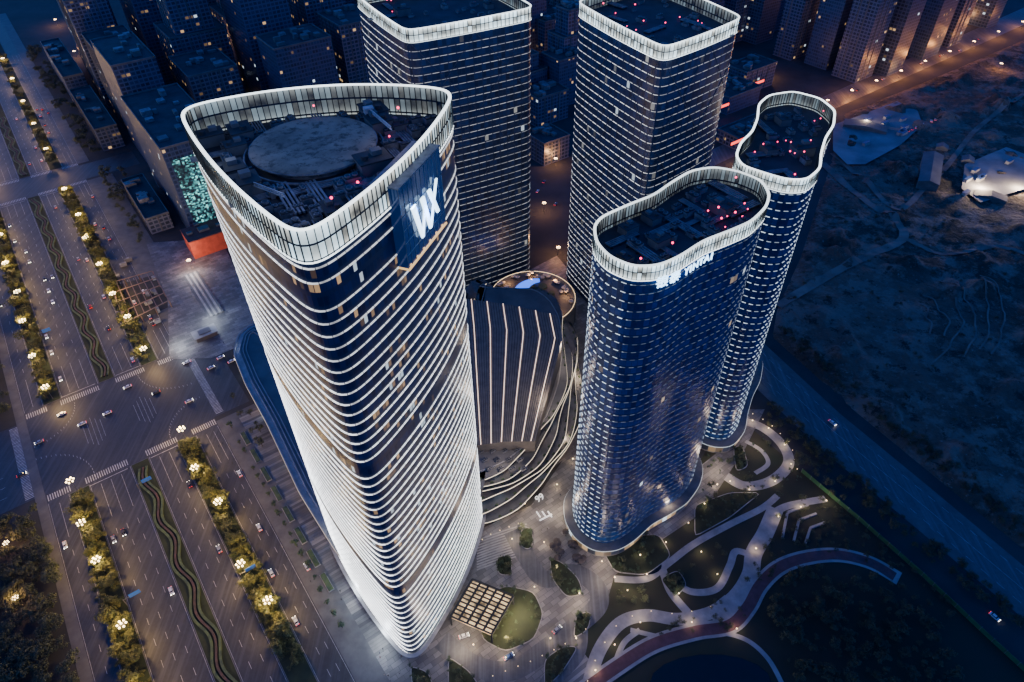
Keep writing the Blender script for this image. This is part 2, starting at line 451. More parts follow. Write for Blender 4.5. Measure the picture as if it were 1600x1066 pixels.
for px,wd in ([(1285,255),(1340,310),(1395,345),(1410,375),(1360,400),(1290,435),(1215,480)],7),([(1300,240),(1350,285),(1400,330),(1440,300),(1480,260),(1530,200),(1600,150)],5),([(1410,375),(1480,400),(1560,390),(1640,420)],4):
    ribbon("dirt_path",px,wd,0,TR,hf=hf)
for k in range(6):
    n_=7+k%4; a0=random.uniform(-.3,.5)
    pts=[P(1350+230*math.cos(-.6+a0+a*.15)*(.45+k*.1+.05*noise.noise((a*.5,k,0))),520+115*math.sin(-.9+a0+a*.18)*(.45+k*.1)) for a in range(n_)]
    ribbon("dirt_bank",pts,1.1,.25+.2*(k%2),TR,world=True,hf=hf)
YC=simple("yard_concrete",(.26,.26,.27),.8,c2=(.12,.125,.13),sc=.04)
sheet("yard_pavement",[P(*p) for p in [(1300,200),(1340,186),(1400,163),(1432,178),(1440,200),(1405,232),(1350,262),(1322,262),(1300,240)]],3.4,YC)
sheet("yard_pavement",[P(*p) for p in [(1505,262),(1570,235),(1610,250),(1600,300),(1530,322),(1500,300)]],3.4,YC)
RD=[(1020,395),(1100,470),(1185,565),(1300,672),(1450,796),(1600,922),(1760,1055)]
ribbon("road",RD,22,.05,A2,sm=False)
ribbon("pavement",[(x-12,y+26) for x,y in RD],6,.12,WALK,sm=False)
ribbon("pavement",[(x+8,y-24) for x,y in RD],4,.13,WALK,sm=False)
mb=MB(); rw=[P(*p) for p in RD]
for k in (-7.5,0,7.5):
    pts=resample(rw,90,False)
    for i in range(0,88,2):
        a,b_=pts[i],pts[i+1]; dx,dy=b_[0]-a[0],b_[1]-a[1]; l=math.hypot(dx,dy)
        mb.box((a[0]-dy/l*k,a[1]+dx/l*k,.06),(4 if k else 9,.14,.01),math.atan2(dy,dx),0)
o=mb.obj("road_marking",[PAINT]); o["kind"]="structure"
sheet("road",[P(*p) for p in [(1110,262),(1300,172),(1620,30),(1700,-10),(1700,-30),(1600,12),(1285,152),(1100,240)]],.06,A2)
sheet("lawn",[P(*p) for p in [(1140,640),(1262,745),(1600,1045),(1750,1180),(850,1180),(880,1000),(950,900),(1060,780)]],.04,LAWN)
sheet("plaza_pavement",[P(*p) for p in [(640,1180),(600,1020),(700,900),(745,830),(830,790),(900,690),(1080,740),(1130,700),(1170,640),(1195,640),(1165,700),(1100,800),(1010,860),(960,900),(950,935),(905,1000),(840,1066),(800,1180)]],.16,PAVE)
sheet("plaza_pavement",[P(*p) for p in [(228,380),(345,372),(395,480),(398,505),(365,545),(330,560),(265,562),(262,470)]],.18,PAVE)
sheet("plaza_pavement",[P(*p) for p in [(735,470),(870,400),(930,470),(905,700),(735,830)]],.10,PAVE)
for k in range(12):
    pts=[P(745+a*13,845+k*4.2+a*a*.12-a*5) for a in range(7)]
    ribbon("paving_band",pts,.8,.19+.001*k,PALE,world=True)
ribbon("road",[(690,1000),(740,1040),(800,1048),(860,1010),(905,975),(935,945),(930,915),(895,895),(850,905),(822,870),(800,830)],9,.22,A2)
ribbon("road",[(905,975),(900,1020),(860,1066),(830,1120)],8,.21,A2)
ribbon("path",[(905,1085),(960,1045),(1020,1008),(1085,988),(1140,978),(1168,950),(1188,915),(1218,887),(1260,872),(1310,868),(1360,880),(1405,905)],8,.30,PALE)
ribbon("running_track",[(905,1085),(960,1045),(1020,1008),(1085,988),(1140,978),(1168,950),(1188,915),(1218,887),(1260,872),(1310,868),(1360,880),(1398,902)],5.2,.33,RED)
for i,(px,wd) in enumerate([([(918,1080),(935,1020),(968,975),(1010,962),(1060,968),(1110,958),(1140,938)],6),([(1110,965),(1150,935),(1172,900),(1178,865),(1195,835),(1212,795)],8),([(1178,870),(1150,862),(1140,885),(1120,920),(1080,925),(1050,905)],3.5),([(1035,890),(1048,925),(1075,958)],4),([(960,905),(1010,905),(1045,880),(1085,850),(1140,820),(1190,795),(1215,775)],3.5),([(985,985),(1060,1000),(1120,990),(1165,1000),(1200,1030),(1225,1075)],2.2),([(1212,800),(1235,790),(1290,780)],4),([(960,1040),(975,1005),(1000,985)],2.5)]):
    ribbon("path",px,wd,.19+.012*i,PALE)
ribbon("path",[(1150,655),(1190,668),(1222,695),(1232,725),(1205,752),(1165,760),(1135,745)],6,.2,PALE)
ribbon("path",[(1165,690),(1190,705),(1200,725),(1180,740)],2.5,.22,PALE)
WATER=simple("water",(.008,.012,.02),.25)
sheet("water",[P(1110+95*math.cos(a*.35),1068+45*math.sin(a*.35)) for a in range(18)],.36,WATER)
sheet("water",[P(1010+24*math.cos(a*.35),885+14*math.sin(a*.35)) for a in range(18)],.36,WATER)
GRV=[[(752,1000),(752,935),(790,915),(835,925),(850,960),(835,1000),(790,1020)],[(858,870),(880,880),(905,905),(912,930),(885,935),(862,905)],[(775,870),(800,868),(800,900),(778,900)],[(813,828),(828,822),(835,845),(828,862),(812,855)],[(935,850),(980,838),(1030,835),(1050,870),(1010,900),(960,895)],[(1085,790),(1140,770),(1190,770),(1140,810),(1085,840)],[(850,1030),(880,1010),(905,1010),(880,1050),(850,1080)],[(700,1025),(735,1050),(760,1090),(700,1090)],[(1030,905),(1060,890),(1075,915),(1055,935)],[(900,960),(925,955),(920,985),(895,1000)],[(1145,700),(1160,695),(1170,730),(1150,738)],[(640,1040),(670,1050),(680,1080),(645,1080)]]
for g in GRV:
    lp=smoothloop([P(*p) for p in g],2.2,40)
    o=loft("planting_bed",lp,[(0,0),(0,.45),(-.4,.45),(-.4,.35)],[PALE]); o["kind"]="structure"
    sheet("lawn",offs(lp,-.4),.4,GRASS)
for l in range(190,318,16):
    mb=MB(); c=T(21.5,l); mb.box((c[0],c[1],.12),(3,11,.5),GRID,0); mb.box((c[0],c[1],.62),(2.4,10.4,.35),GRID,1)
    tag(mb.obj("planter",[PALE,HEDGEG]),"long stone planter with clipped green hedge on the footway","planter",group="footway planters")
print("ground ok")

# ---------------- towers
def chordloop(C,bul,sig,N=160):
    n=len(C);pts=[];cx=sum(c[0] for c in C)/n;cy=sum(c[1] for c in C)/n
    for i in range(n):
        a,b=C[i],C[(i+1)%n]; dx,dy=b[0]-a[0],b[1]-a[1];l=math.hypot(dx,dy);m=((a[0]+b[0])/2,(a[1]+b[1])/2)
        nx_,ny_=dy/l,-dx/l
        if (m[0]-cx)*nx_+(m[1]-cy)*ny_<0: nx_,ny_=-nx_,-ny_
        for k in range(20):
            t=k/20; q=4*t*(1-t)*bul[i]; pts.append((a[0]+dx*t+nx_*q,a[1]+dy*t+ny_*q))
    return smoothloop(pts,sig,N)
mb=MB()
mb.box((0,0,0),(5,3.2,2.2),0,0); mb.box((0,0,2.2),(4.6,2.8,.25),0,1)
for x in(-1.2,1.2): mb.cyl((x,0,2.45),.95,.5,12,0); mb.cyl((x,0,2.95),.7,.06,10,1)
mb.box((3.2,0,.3),(1.6,1.0,1.0),0,0); UM=mb.data([UNIT,DARK])
mb=MB(); mb.box((0,0,0),(9,7,4.2),0,0); mb.box((0,0,4.2),(9.6,7.6,.4),0,1); mb.box((1.5,1,4.6),(3,2.5,1.4),0,0); mb.cyl((-2.5,-1,4.6),1.1,1.3,12,1); UM2=mb.data([CONC,ROOF])
mb=MB()
for i in range(4): mb.beam((-9,i*1.1,1.1),(9,i*1.1,1.1),.6,0)
for x in (-8,-3,3,8): mb.box((x,1.6,0),(.4,5,.8),0,1)
UM3=mb.data([UNIT,DARK])
mb=MB(); mb.cyl((0,0,0),.15,1.6,6,0); mb.ball((0,0,2.0),.5,1,8,5); BM=mb.data([POLE,REDL])
def child(name,data,parent,loc,rot=0,sc=1):
    o=bpy.data.objects.new(name,data); COL.objects.link(o); o.parent=parent; o.location=loc; o.rotation_euler=(0,0,rot); o.scale=(sc,sc,sc); return o
FIN=simple("crown_fin_metal",(.04,.05,.065),.5,.4)
rimm=led("rim_led",3.4,900,-1,col=(.84,.95,1))
def tower(name,label,loop,ztop,crown_h,fh,fac,ledm,ring,crownm,inner_m,glow,units,beacons,finstep=2,deckdrop=1.5,ang=0,avoid=None,dim=(),usp=5.2):
    root=empty(name,(0,0,0),label,"skyscraper")
    cx=sum(p[0] for p in loop)/len(loop);cy=sum(p[1] for p in loop)/len(loop)
    root.location=(cx,cy,0); lp=[(p[0]-cx,p[1]-cy) for p in loop]
    zc=ztop-crown_h
    loft("glass_facade",lp,[(0,0),(0,zc)],[fac],root)
    w_,h_=ring
    rm=None; z=fh*1.0; fi=0
    while z<zc-1:
        fi+=1
        if fi not in dim:
            if rm is None:
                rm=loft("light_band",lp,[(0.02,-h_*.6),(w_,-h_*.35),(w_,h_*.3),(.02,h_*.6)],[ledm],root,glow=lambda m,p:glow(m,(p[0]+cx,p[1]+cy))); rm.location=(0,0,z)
            else: child("light_band",rm.data,root,(0,0,z))
        z+=fh
    loft("crown_screen",lp,[(.35,zc),(.35,ztop-.3)],[crownm],root)
    loft("crown_inner_screen",lp,[(-.5,ztop-.3),(-.5,zc+deckdrop-2)],[inner_m],root)
    loft("rim_light",lp,[(.35,ztop-.25),(.5,ztop-.25),(.5,ztop),(-.45,ztop),(-.45,ztop-.25),(-.4,ztop-.25)],[rimm],root,glow=lambda m,p:.8)
    loft("crown_base_light",lp,[(.36,zc-.25),(.6,zc-.22),(.6,zc+.08),(.36,zc+.12)],[rimm],root,glow=lambda m,p:.9)
    mb=MB()
    q=resample(lp,int(perim(lp)/finstep)); Nq=nrm(q)
    for p,n in zip(q,Nq):
        a=math.atan2(n[1],n[0]); mb.box((p[0]+n[0]*.52,p[1]+n[1]*.52,zc+.15),(.28,.12,ztop-zc-.42),a,0)
        mb.box((p[0]-n[0]*.7,p[1]-n[1]*.7,zc),(.3,.12,ztop-zc-.27),a,0)
    o=mb.obj("crown_fin",[FIN],root); o["kind"]="stuff"
    dz=zc+deckdrop-2
    mesh("roof_deck",[(x,y,dz) for x,y in offs(lp,-.5)],[tuple(range(len(lp)))],ROOF,root)
    inner=offs(lp,-4.5)
    xs=[p[0] for p in inner];ys=[p[1] for p in inner]; placed=[]
    tries=0;n=0
    while n<units and tries<4000:
        tries+=1; x=random.uniform(min(xs),max(xs));y=random.uniform(min(ys),max(ys))
        if not inpoly(x,y,inner): continue
        if avoid and avoid(x+cx,y+cy): continue
        if any(math.dist((x,y),q)<usp for q in placed): continue
        placed.append((x,y)); r=random.random()
        data,nm=(UM,"rooftop_unit") if r<.65 else ((UM2,"plant_room") if r<.75 else (UM3,"roof_duct"))
        child(nm,data,root,(x,y,dz),ang+random.choice((0,math.pi/2)),random.uniform(.55,1.0)); n+=1
    n=0;tries=0
    while n<beacons and tries<500:
        tries+=1; x=random.uniform(min(xs),max(xs));y=random.uniform(min(ys),max(ys))
        if inpoly(x,y,inner): child("warning_light",BM,root,(x,y,dz+random.choice((0,4,5))),0,random.uniform(.5,.9)); n+=1
    return root,lp,(cx,cy),dz
ZT=226
C1,C2,C3=P(287,170,ZT),P(700,143,ZT),P(471,354,ZT)
cen=((C1[0]+C2[0]+C3[0])/3,(C1[1]+C2[1]+C3[1])/3)
ex=lambda c,k:(cen[0]+(c[0]-cen[0])*k,cen[1]+(c[1]-cen[1])*k)
ML=chordloop([ex(C1,1.05),ex(C2,1.06),ex(C3,1.10)],[10,5,3.5],5.6,200)
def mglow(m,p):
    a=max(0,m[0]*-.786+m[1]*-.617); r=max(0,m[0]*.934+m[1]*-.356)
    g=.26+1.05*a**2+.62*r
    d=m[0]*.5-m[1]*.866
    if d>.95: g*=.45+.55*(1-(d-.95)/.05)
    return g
facM=facade("main_glass",4.3,1.5,.78,glass=(.008,.022,.06),span=(.025,.04,.08),es=.75,warm=(1,.62,.25),spf=.35,seed=1,rough=.4,grp=8,mull=.14)
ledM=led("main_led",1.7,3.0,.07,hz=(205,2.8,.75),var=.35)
crM=crownmat("main_crown",ZT-9,ZT,1.8,2.3,warm=(1,.99,.84)); crMi=crownmat("main_crown_inner",ZT-9,ZT,1.8,.5)
pad=P(487,212,ZT-4)
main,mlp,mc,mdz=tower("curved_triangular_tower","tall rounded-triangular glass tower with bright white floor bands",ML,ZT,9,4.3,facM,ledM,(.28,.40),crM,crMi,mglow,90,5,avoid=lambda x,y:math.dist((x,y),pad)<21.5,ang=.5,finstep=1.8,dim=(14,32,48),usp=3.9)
HP,nt,b=newmat("helipad_surface")
f=ramp(nt,noi(nt,.12,8),.35,.65); c=mix(nt,f,(.22,.17,.11),(.40,.31,.20)); c=mix(nt,ramp(nt,noi(nt,.3,8,rough=.8),.5,.6),c,(.10,.085,.06)); nt.links.new(c,b.inputs["Base Color"]); b.inputs["Roughness"].default_value=.9
px,py=pad[0]-mc[0],pad[1]-mc[1]
mb=MB(); mb.cyl((px,py,mdz),15.5,2.6,48,0); mb.cyl((px,py,mdz+2.6),18.4,.4,64,0); mb.cyl((px,py,mdz+3.0),18.1,.1,64,1)
for i in range(24):
    a=i/24*2*math.pi; mb.beam((px+15.5*math.cos(a),py+15.5*math.sin(a),mdz+1),(px+18.1*math.cos(a),py+18.1*math.sin(a),mdz+2.6),.35,0)
mb.obj("helipad",[UNIT,HP],main)
mb=MB()
for i in range(40):
    a=i/40*2*math.pi; b2=(i+1)/40*2*math.pi
    mb.beam((px+20*math.cos(a),py+20*math.sin(a),mdz+1.2),(px+20*math.cos(b2),py+20*math.sin(b2),mdz+1.2),.5,0)
    if i%4==0: mb.box((px+20*math.cos(a),py+20*math.sin(a),mdz),(.4,.4,1.2),a,0)
mb.obj("roof_pipe_ring",[UNIT],main)
CRP=simple("crane_paint",(.45,.45,.47),.5)
def crane(p0,p1,h):
    mb=MB(); mb.cyl((p0[0],p0[1],mdz),1.1,h,10,0); mb.box((p0[0],p0[1],mdz+h),(3,2.4,2),.4,0)
    a=Vector((p0[0],p0[1],mdz+h+1)); b_=Vector((p1[0],p1[1],mdz+h+3)); d=(b_-a)
    for q in ((.5,0),(-.5,0),(0,.8)):
        o_=Vector((q[0]*-.4,q[0],q[1])); mb.beam(a+o_,b_+o_,.25,0)
    for k in range(10):
        mb.beam(a+d*k/10+Vector((-.2,.5,0)),a+d*(k+.5)/10+Vector((0,0,.8)),.15,0)
        mb.beam(a+d*(k+.5)/10+Vector((0,0,.8)),a+d*(k+1)/10+Vector((.2,-.5,0)),.15,0)
    mb.obj("facade_crane",[CRP],main)
q0=P(378,275,ZT-5);q1=P(445,310,ZT-5); crane((q0[0]-mc[0],q0[1]-mc[1]),(q1[0]-mc[0],q1[1]-mc[1]),2)
q0=P(575,165,ZT-3);q1=P(612,205,ZT-3); crane((q0[0]-mc[0],q0[1]-mc[1]),(q1[0]-mc[0],q1[1]-mc[1]),4)
plight(pad[0]-22,pad[1]-14,ZT+1,900,(.8,.9,1),1); plight(pad[0]+24,pad[1]-6,ZT+1,900,(1,.8,.6),1); plight(pad[0]+2,pad[1]-30,ZT+1,700,(.9,.9,1),1)  # added fill lights over the roof deck, no fixtures there
# sign box
SB=simple("sign_box_glow_glass",(.008,.02,.07),.12,.3,em=(.0,.025,.15),es=.45,sample='NONE')  # blue glow put into the glass so the panel reads
sp,sn,sz_=snap(ML,(648,322),190,222)
nn=Vector((sn[0],sn[1],0)); tx=Vector((-sn[1],sn[0],0))
sc_=Vector((sp[0]-mc[0],sp[1]-mc[1],sz_))
BC=2.8; BT=ZT-3.5-sz_
def on(a,b,c): return sc_+tx*a+Vector((0,0,b))+nn*(c+BC)
def boxon(mb,a0,a1,b0,b1,c0,c1,mi=0):
    k=len(mb.v)
    for c in (c0,c1):
        for a,b in ((a0,b0),(a1,b0),(a1,b1),(a0,b1)): mb.v.append(tuple(on(a,b,c)))
    for f in ((3,2,1,0),(4,5,6,7),(0,1,5,4),(1,2,6,5),(2,3,7,6),(3,0,4,7)): mb.f.append(tuple(k+i for i in f)); mb.mi.append(mi)
GOLD=simple("gold_light",(.8,.6,.3),.5,em=(1,.6,.2),es=1.3,sample='NONE')
BX=12.5
mb=MB(); boxon(mb,-BX,BX,-12,BT,-8,0,0)
for i in range(11): boxon(mb,-BX+i*BX/5-.06,-BX+i*BX/5+.06,-12,BT,.002,.12,1)
for bz in (-8,-4,0,4,BT-.2): boxon(mb,-BX,BX,bz-.08,bz+.08,.003,.13,1)
boxon(mb,-BX-.2,BX+.2,BT+.02,BT+.4,-8,.4,1)
mb.obj("sign_box",[SB,UNIT],main)
mb=MB(); boxon(mb,-BX-.2,BX+.2,-12.6,-12.02,-8,.4,0)
for i in range(6): boxon(mb,-BX+1+i*4.2,-BX+1.7+i*4.2,-11.9,-11.3,.01,.3,0)
mb.obj("sign_edge_light",[GOLD],main)
mb=MB()
def stroke(a,b,w0,w1,c0=.5):
    a=(a[0]*14-7,a[1]*12-7);b=(b[0]*14-7,b[1]*12-7)
    k=len(mb.v)
    for c in (c0,c0+.5):
        for p,w_,s in ((a,w0,-1),(a,w0,1),(b,w1,1),(b,w1,-1)): mb.v.append(tuple(on(p[0]+s*w_/2,p[1],c)))
    for f in ((3,2,1,0),(4,5,6,7),(0,1,5,4),(1,2,6,5),(2,3,7,6),(3,0,4,7)): mb.f.append(tuple(k+i for i in f)); mb.mi.append(0)
stroke((.0,.95),(.24,.0),2.0,1.3); stroke((.25,.0),(.47,.80),.7,.7,.52); stroke((.38,.95),(.60,.0),2.0,1.3,.54)
stroke((.61,.0),(1.04,1.02),.8,.8,.56); stroke((.68,.95),(.98,.18),1.7,1.4,.58)
stroke((-.06,.97),(.06,.97),1.0,1.0,.5)
SGN=simple("logo_light",(.8,.9,1),.5,em=(.55,.8,1),es=4.5)
mb.obj("monogram_sign",[SGN],main)
g=sc_+nn*6+Vector((mc[0],mc[1],0)); plight(g.x,g.y,g.z-1,5000,(.06,.28,1),1)

def par(f0,r0,k0,e=1.02,sig=4.2):
    b_=(r0[0]+k0[0]-f0[0],r0[1]+k0[1]-f0[1]); C=[f0,r0,b_,k0]; c=(sum(p[0] for p in C)/4,sum(p[1] for p in C)/4)
    C=[(c[0]+(p[0]-c[0])*e,c[1]+(p[1]-c[1])*e) for p in C]
    return chordloop(C,[1.5]*4,sig,150),math.atan2(r0[1]-f0[1],r0[0]-f0[0])
facB=facade("office_glass",4.4,2.6,.89,glass=(.010,.026,.070),span=(.03,.05,.10),es=.7,warm=(.8,.8,.7),seed=3,mull=.1)
ledB=led("office_led",1.9,5.2,.15,hz=(190,.9,1.0))
ledC=led("office_led_side",1.7,5.2,.18)
crB=crownmat("office_crown",181,188,2.6,3.4)
crC=crownmat("office_crown",185,192,2.6,3.4)
crI=crownmat("crown_inner",181,192,2.6,.4)
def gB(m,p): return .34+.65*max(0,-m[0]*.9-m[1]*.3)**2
LB,a=par(P(636,46,188),P(832,10,188),P(556,-12,188))
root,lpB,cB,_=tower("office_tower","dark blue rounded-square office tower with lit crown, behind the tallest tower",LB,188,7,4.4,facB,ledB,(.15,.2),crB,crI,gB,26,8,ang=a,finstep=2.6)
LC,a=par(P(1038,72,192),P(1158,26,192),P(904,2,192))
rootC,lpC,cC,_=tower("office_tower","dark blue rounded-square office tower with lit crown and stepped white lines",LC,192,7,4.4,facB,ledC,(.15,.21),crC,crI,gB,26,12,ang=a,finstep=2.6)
BRC=simple("brace_metal",(.10,.13,.19),.5,.4)
for rt_,lp_,top in ((root,lpB,181),(rootC,lpC,185)):
    q=resample(lp_,80); Nq=nrm(q); mb=MB()
    for k0 in range(0,80,10):
        for lv in range(4):
            z0=lv*top/4; z1=z0+top/4
            for sgn in (1,-1):
                pr=None
                for t in range(11):
                    i=(k0+(t if sgn>0 else 10-t))%80; p=(q[i][0]+Nq[i][0]*.1,q[i][1]+Nq[i][1]*.1,z0+(z1-z0)*t/10)
                    if pr: mb.beam(pr,p,.3,0)
                    pr=p
    mb.obj("diagonal_brace",[BRC],rt_)
facD=facade("residence_glass",3.9,2.2,.93,glass=(.008,.032,.115),span=(.011,.042,.13),es=1.0,warm=(1,.75,.4),seed=5)
ledD=led("residence_led",1.7,3.3,.42,col=(.7,.85,1))
crD=crownmat("residence_crown",170,176,1.5,3.2)
crE=crownmat("residence_crown",165,171,1.5,3.2)
crDi=crownmat("residence_crown_inner",165,176,1.5,.45)
DPX=[(928,352),(940,338),(985,318),(1022,304),(1050,284),(1080,266),(1115,260),(1155,267),(1190,281),(1203,302),(1198,322),(1175,345),(1140,360),(1100,375),(1062,400),(1030,414),(990,416),(952,400),(932,378)]
EPX=[(1150,243),(1158,222),(1176,205),(1184,185),(1186,162),(1202,148),(1240,142),(1282,153),(1305,172),(1303,195),(1290,215),(1283,240),(1282,262),(1262,280),(1230,280),(1190,268),(1160,258)]
LD=smoothloop([P(*p,176) for p in DPX],2.5,140); LE=smoothloop([P(*p,171) for p in EPX],2.5,140)
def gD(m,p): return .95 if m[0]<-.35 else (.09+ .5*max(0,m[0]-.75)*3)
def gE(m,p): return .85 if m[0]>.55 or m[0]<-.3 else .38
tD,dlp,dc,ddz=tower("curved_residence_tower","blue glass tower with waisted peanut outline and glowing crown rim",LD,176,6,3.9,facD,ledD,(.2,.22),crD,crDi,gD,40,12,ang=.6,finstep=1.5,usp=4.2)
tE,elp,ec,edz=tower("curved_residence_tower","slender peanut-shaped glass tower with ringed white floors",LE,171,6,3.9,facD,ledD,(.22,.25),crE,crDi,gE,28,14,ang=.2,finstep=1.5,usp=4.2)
PODM=facade("lobby_glass",5,3,.35,glass=(.03,.04,.06),span=(.2,.2,.2),es=1.6,seed=9)
for lp,root in ((dlp,tD),(elp,tE)):
    loft("podium",lp,[(4,0.1),(4,5.6),(4.6,5.7),(4.6,6.3),(0,6.3)],[PODM,CONC],root,mi=[0,1,1,1])
    loft("podium_light",lp,[(4.61,5.75),(4.75,5.8),(4.75,5.95),(4.61,6.0)],[rimm],root,glow=lambda m,p:.25)
loft("lobby_canopy",mlp,[(.4,5),(2.2,5.1),(2.2,5.5),(.4,5.6)],[PALE],main)
def textmesh(s,size,mat,name,parent,mat4,extr=.25,bold=.0):
    cu=bpy.data.curves.new("t",'FONT'); cu.body=s; cu.size=size; cu.extrude=extr; cu.align_x='CENTER'; cu.offset=bold*size
    o=bpy.data.objects.new("t",cu); COL.objects.link(o); bpy.context.view_layer.update()
    dg=bpy.context.evaluated_depsgraph_get(); me=bpy.data.meshes.new_from_object(o.evaluated_get(dg)); bpy.data.objects.remove(o)
    me.materials.clear(); me.materials.append(mat)
    q=bpy.data.objects.new(name,me); COL.objects.link(q); q.matrix_local=mat4
    if parent: q.parent=parent
    return q
SG2=simple("name_sign_light",(.8,.9,1),.5,em=(.38,.68,1),es=5,sample='NONE')
i0=min(range(len(LD)),key=lambda i:math.dist(LD[i],snap(LD,(1070,400),164,176)[0]))
dense=resample(LD[i0:]+LD[:i0],int(perim(LD)/.25)); ND=nrm(dense); n_=len(dense)
word="银泰 YINTAI"; adv=[5.0,5.0,1.2,3.2,1.9,3.5,3.1,3.4,1.8]; pos=-sum(adv)/2
for ch,ad in zip(word,adv):
    k=int((pos+ad/2)/.25)%n_; pos+=ad
    if ch==" ": continue
    p,n=dense[k],ND[k]; mid=Vector((p[0]-dc[0]+n[0]*2.4,p[1]-dc[1]+n[1]*2.4,168.2))
    textmesh(ch,5.0 if ord(ch)>255 else 4.3,SG2,"sign_letter",tD,Matrix(((-n[1],0,n[0],mid.x),(n[0],0,n[1],mid.y),(0,1,0,mid.z),(0,0,0,1))),.2,.008)
p,n=dense[0],ND[0]; plight(p[0]+n[0]*7,p[1]+n[1]*7,168,900,(.1,.35,1),1)
print("towers ok")

# ---------------- mall podium
mall=empty("shopping_mall",(0,0,0),"terraced shopping mall with fan-striped sloping roof and glowing curved balconies","shopping mall")
LMALL=smoothloop([P(*p) for p in [(700,830),(760,822),(810,802),(855,765),(890,712),(908,650),(912,590),(905,540),(885,505),(850,480),(735,475),(700,600)]],4,140)
SHELL,nt,b=newmat("ribbed_shell")
n_f=ramp(nt,noi(nt,.3,4),.3,.7); nt.links.new(mix(nt,n_f,(.17,.15,.13),(.10,.09,.08)),b.inputs["Base Color"]); b.inputs["Roughness"].default_value=.6
GLM=facade("mall_glass",4.4,3,.40,glass=(.04,.045,.055),span=(.12,.11,.1),es=2.4,seed=12,warm=(1,.6,.28))
ledW=led("mall_led",1.9,400,-1,col=(1,.84,.62),sample='AUTO')
for i in range(6):
    lp=offs(LMALL,-2.1*i-2); z=4.4*i
    N=nrm(lp)
    wav=[(p[0]+n[0]*2.2*math.sin(k/len(lp)*math.pi*2*5+i*1.3),p[1]+n[1]*2.2*math.sin(k/len(lp)*math.pi*2*5+i*1.3)) for k,(p,n) in enumerate(zip(lp,N))]
    loft("storey_wall",wav,[(-1.2,z+.02),(-1.2,z+3.5)],[GLM],mall)
    loft("balcony",wav,[(-1.2,z+3.5),(1.0,z+3.6),(1.0,z+4.6),(.8,z+4.6),(.8,z+4.2),(-7,z+4.2)],[CONC],mall)
    loft("balcony_light",wav,[(1.01,z+3.6),(1.15,z+3.65),(1.15,z+3.95),(1.01,z+4.0)],[ledW],mall,glow=lambda m,p:.9)
    # balcony planting in short runs
    mb=MB(); nw=nrm(wav)
    for k in range(0,140,2):
        if (k//8+i)%3==0: continue
        a_=wav[k]; n=nw[k]; mb.box((a_[0]+n[0]*.1,a_[1]+n[1]*.1,z+4.21),(.9,1.6,.7+.3*random.random()),math.atan2(n[1],n[0]),0,.7)
    o=mb.obj("balcony_planting",[LEAFG],mall); o["kind"]="stuff"
inn=smoothloop(offs(LMALL,-14),3,140)
mesh("roof",[(x,y,26.6) for x,y in inn],[tuple(range(140))],ROOF2,mall)
loft("roof_upstand",inn,[(0,24),(0,27.2),(-.5,27.2),(-.5,26.6)],[PALE],mall)
for k in range(12):
    q=P(752+k*6,705+ (k%3)*14,27); child("rooftop_unit",UM,mall,(q[0],q[1],26.62),GRID,.6)
bl,br=Vector((*P(742,697,32),32)),Vector((*P(836,690,32),32)); tl,tr=Vector((*P(722,466,50),50)),Vector((*P(870,490,50),50))
NXF,NYF=36,14;v=[];f=[]
for j in range(NYF+1):
    t=j/NYF; a_=bl.lerp(tl,t); b_=br.lerp(tr,t)
    b_=b_+Vector((5.5*max(0,1-abs(t-.78)/.78 if t<.78 else 1-(t-.78)/.22),0,0))
    for i in range(NXF+1):
        s=i/NXF; p=a_.lerp(b_,s); p.z+=1.5*(1-abs(2*s-1))-1.5*s*t; v.append(tuple(p))
for j in range(NYF):
    for i in range(NXF):
        k=j*(NXF+1)+i; f.append((k,k+1,k+NXF+2,k+NXF+1))
edge=[i for i in range(NXF+1)]+[j*(NXF+1)+NXF for j in range(1,NYF+1)]+[NYF*(NXF+1)+i for i in range(NXF-1,-1,-1)]+[j*(NXF+1) for j in range(NYF-1,0,-1)]
base=len(v)
for e in edge: v.append((v[e][0],v[e][1],24.0))
for i in range(len(edge)):
    j=(i+1)%len(edge); f.append((edge[j],edge[i],base+i,base+j))
mesh("fan_roof",v,f,SHELL,mall)
STR=simple("roof_strip_light",(.8,.7,.6),.5,em=(1,.72,.55),es=1.9)
for s in (.10,.27,.44,.61,.78,.93):
    vv=[];ff=[]
    for j in range(NYF+1):
        x=s*NXF; i=int(x); k=j*(NXF+1)
        p=Vector(v[k+i]).lerp(Vector(v[k+i+1]),x-i); vv+= [tuple(p+Vector((-.2,0,.12))),tuple(p+Vector((-.2,0,.4))),tuple(p+Vector((.2,0,.4))),tuple(p+Vector((.2,0,.12)))]
    for j in range(NYF):
        for q in range(3): ff.append((4*j+q,4*j+q+1,4*j+5+q,4*j+4+q))
    mesh("roof_strip_light",vv,ff,STR,mall)
RIB=simple("shell_seam",(.03,.03,.03),.6)
for k24 in range(1,36):
    vv=[];ff=[]
    for j in range(NYF+1):
        p=Vector(v[j*(NXF+1)+k24]); vv+= [tuple(p+Vector((-.14,0,.08))),tuple(p+Vector((.14,0,.08)))]
    for j in range(NYF): ff.append((2*j,2*j+1,2*j+3,2*j+2))
    mesh("roof_seam",vv,ff,RIB,mall)
cg=P(832,466,16)
rg=empty("roof_terrace_cafe",(cg[0],cg[1],0),"round roof terrace with blue pool and warm umbrellas","roof terrace")
mb=MB(); mb.cyl((0,0,0),30,16,64,0); mb.cyl((0,0,16.0),29.5,.3,64,1)
for k in range(9):
    a=k/9*6.28+.3; mb.cyl((14*math.cos(a),14*math.sin(a),16.3),2.2+(k%3),1.0,12,2)
mb.obj("terrace_deck",[CONC,WALK,LEAFG],rg)
POOL=simple("pool_water",(.02,.1,.4),.1,em=(.04,.16,1),es=2.2,c2=(.02,.06,.3),sample='AUTO')
mb=MB()
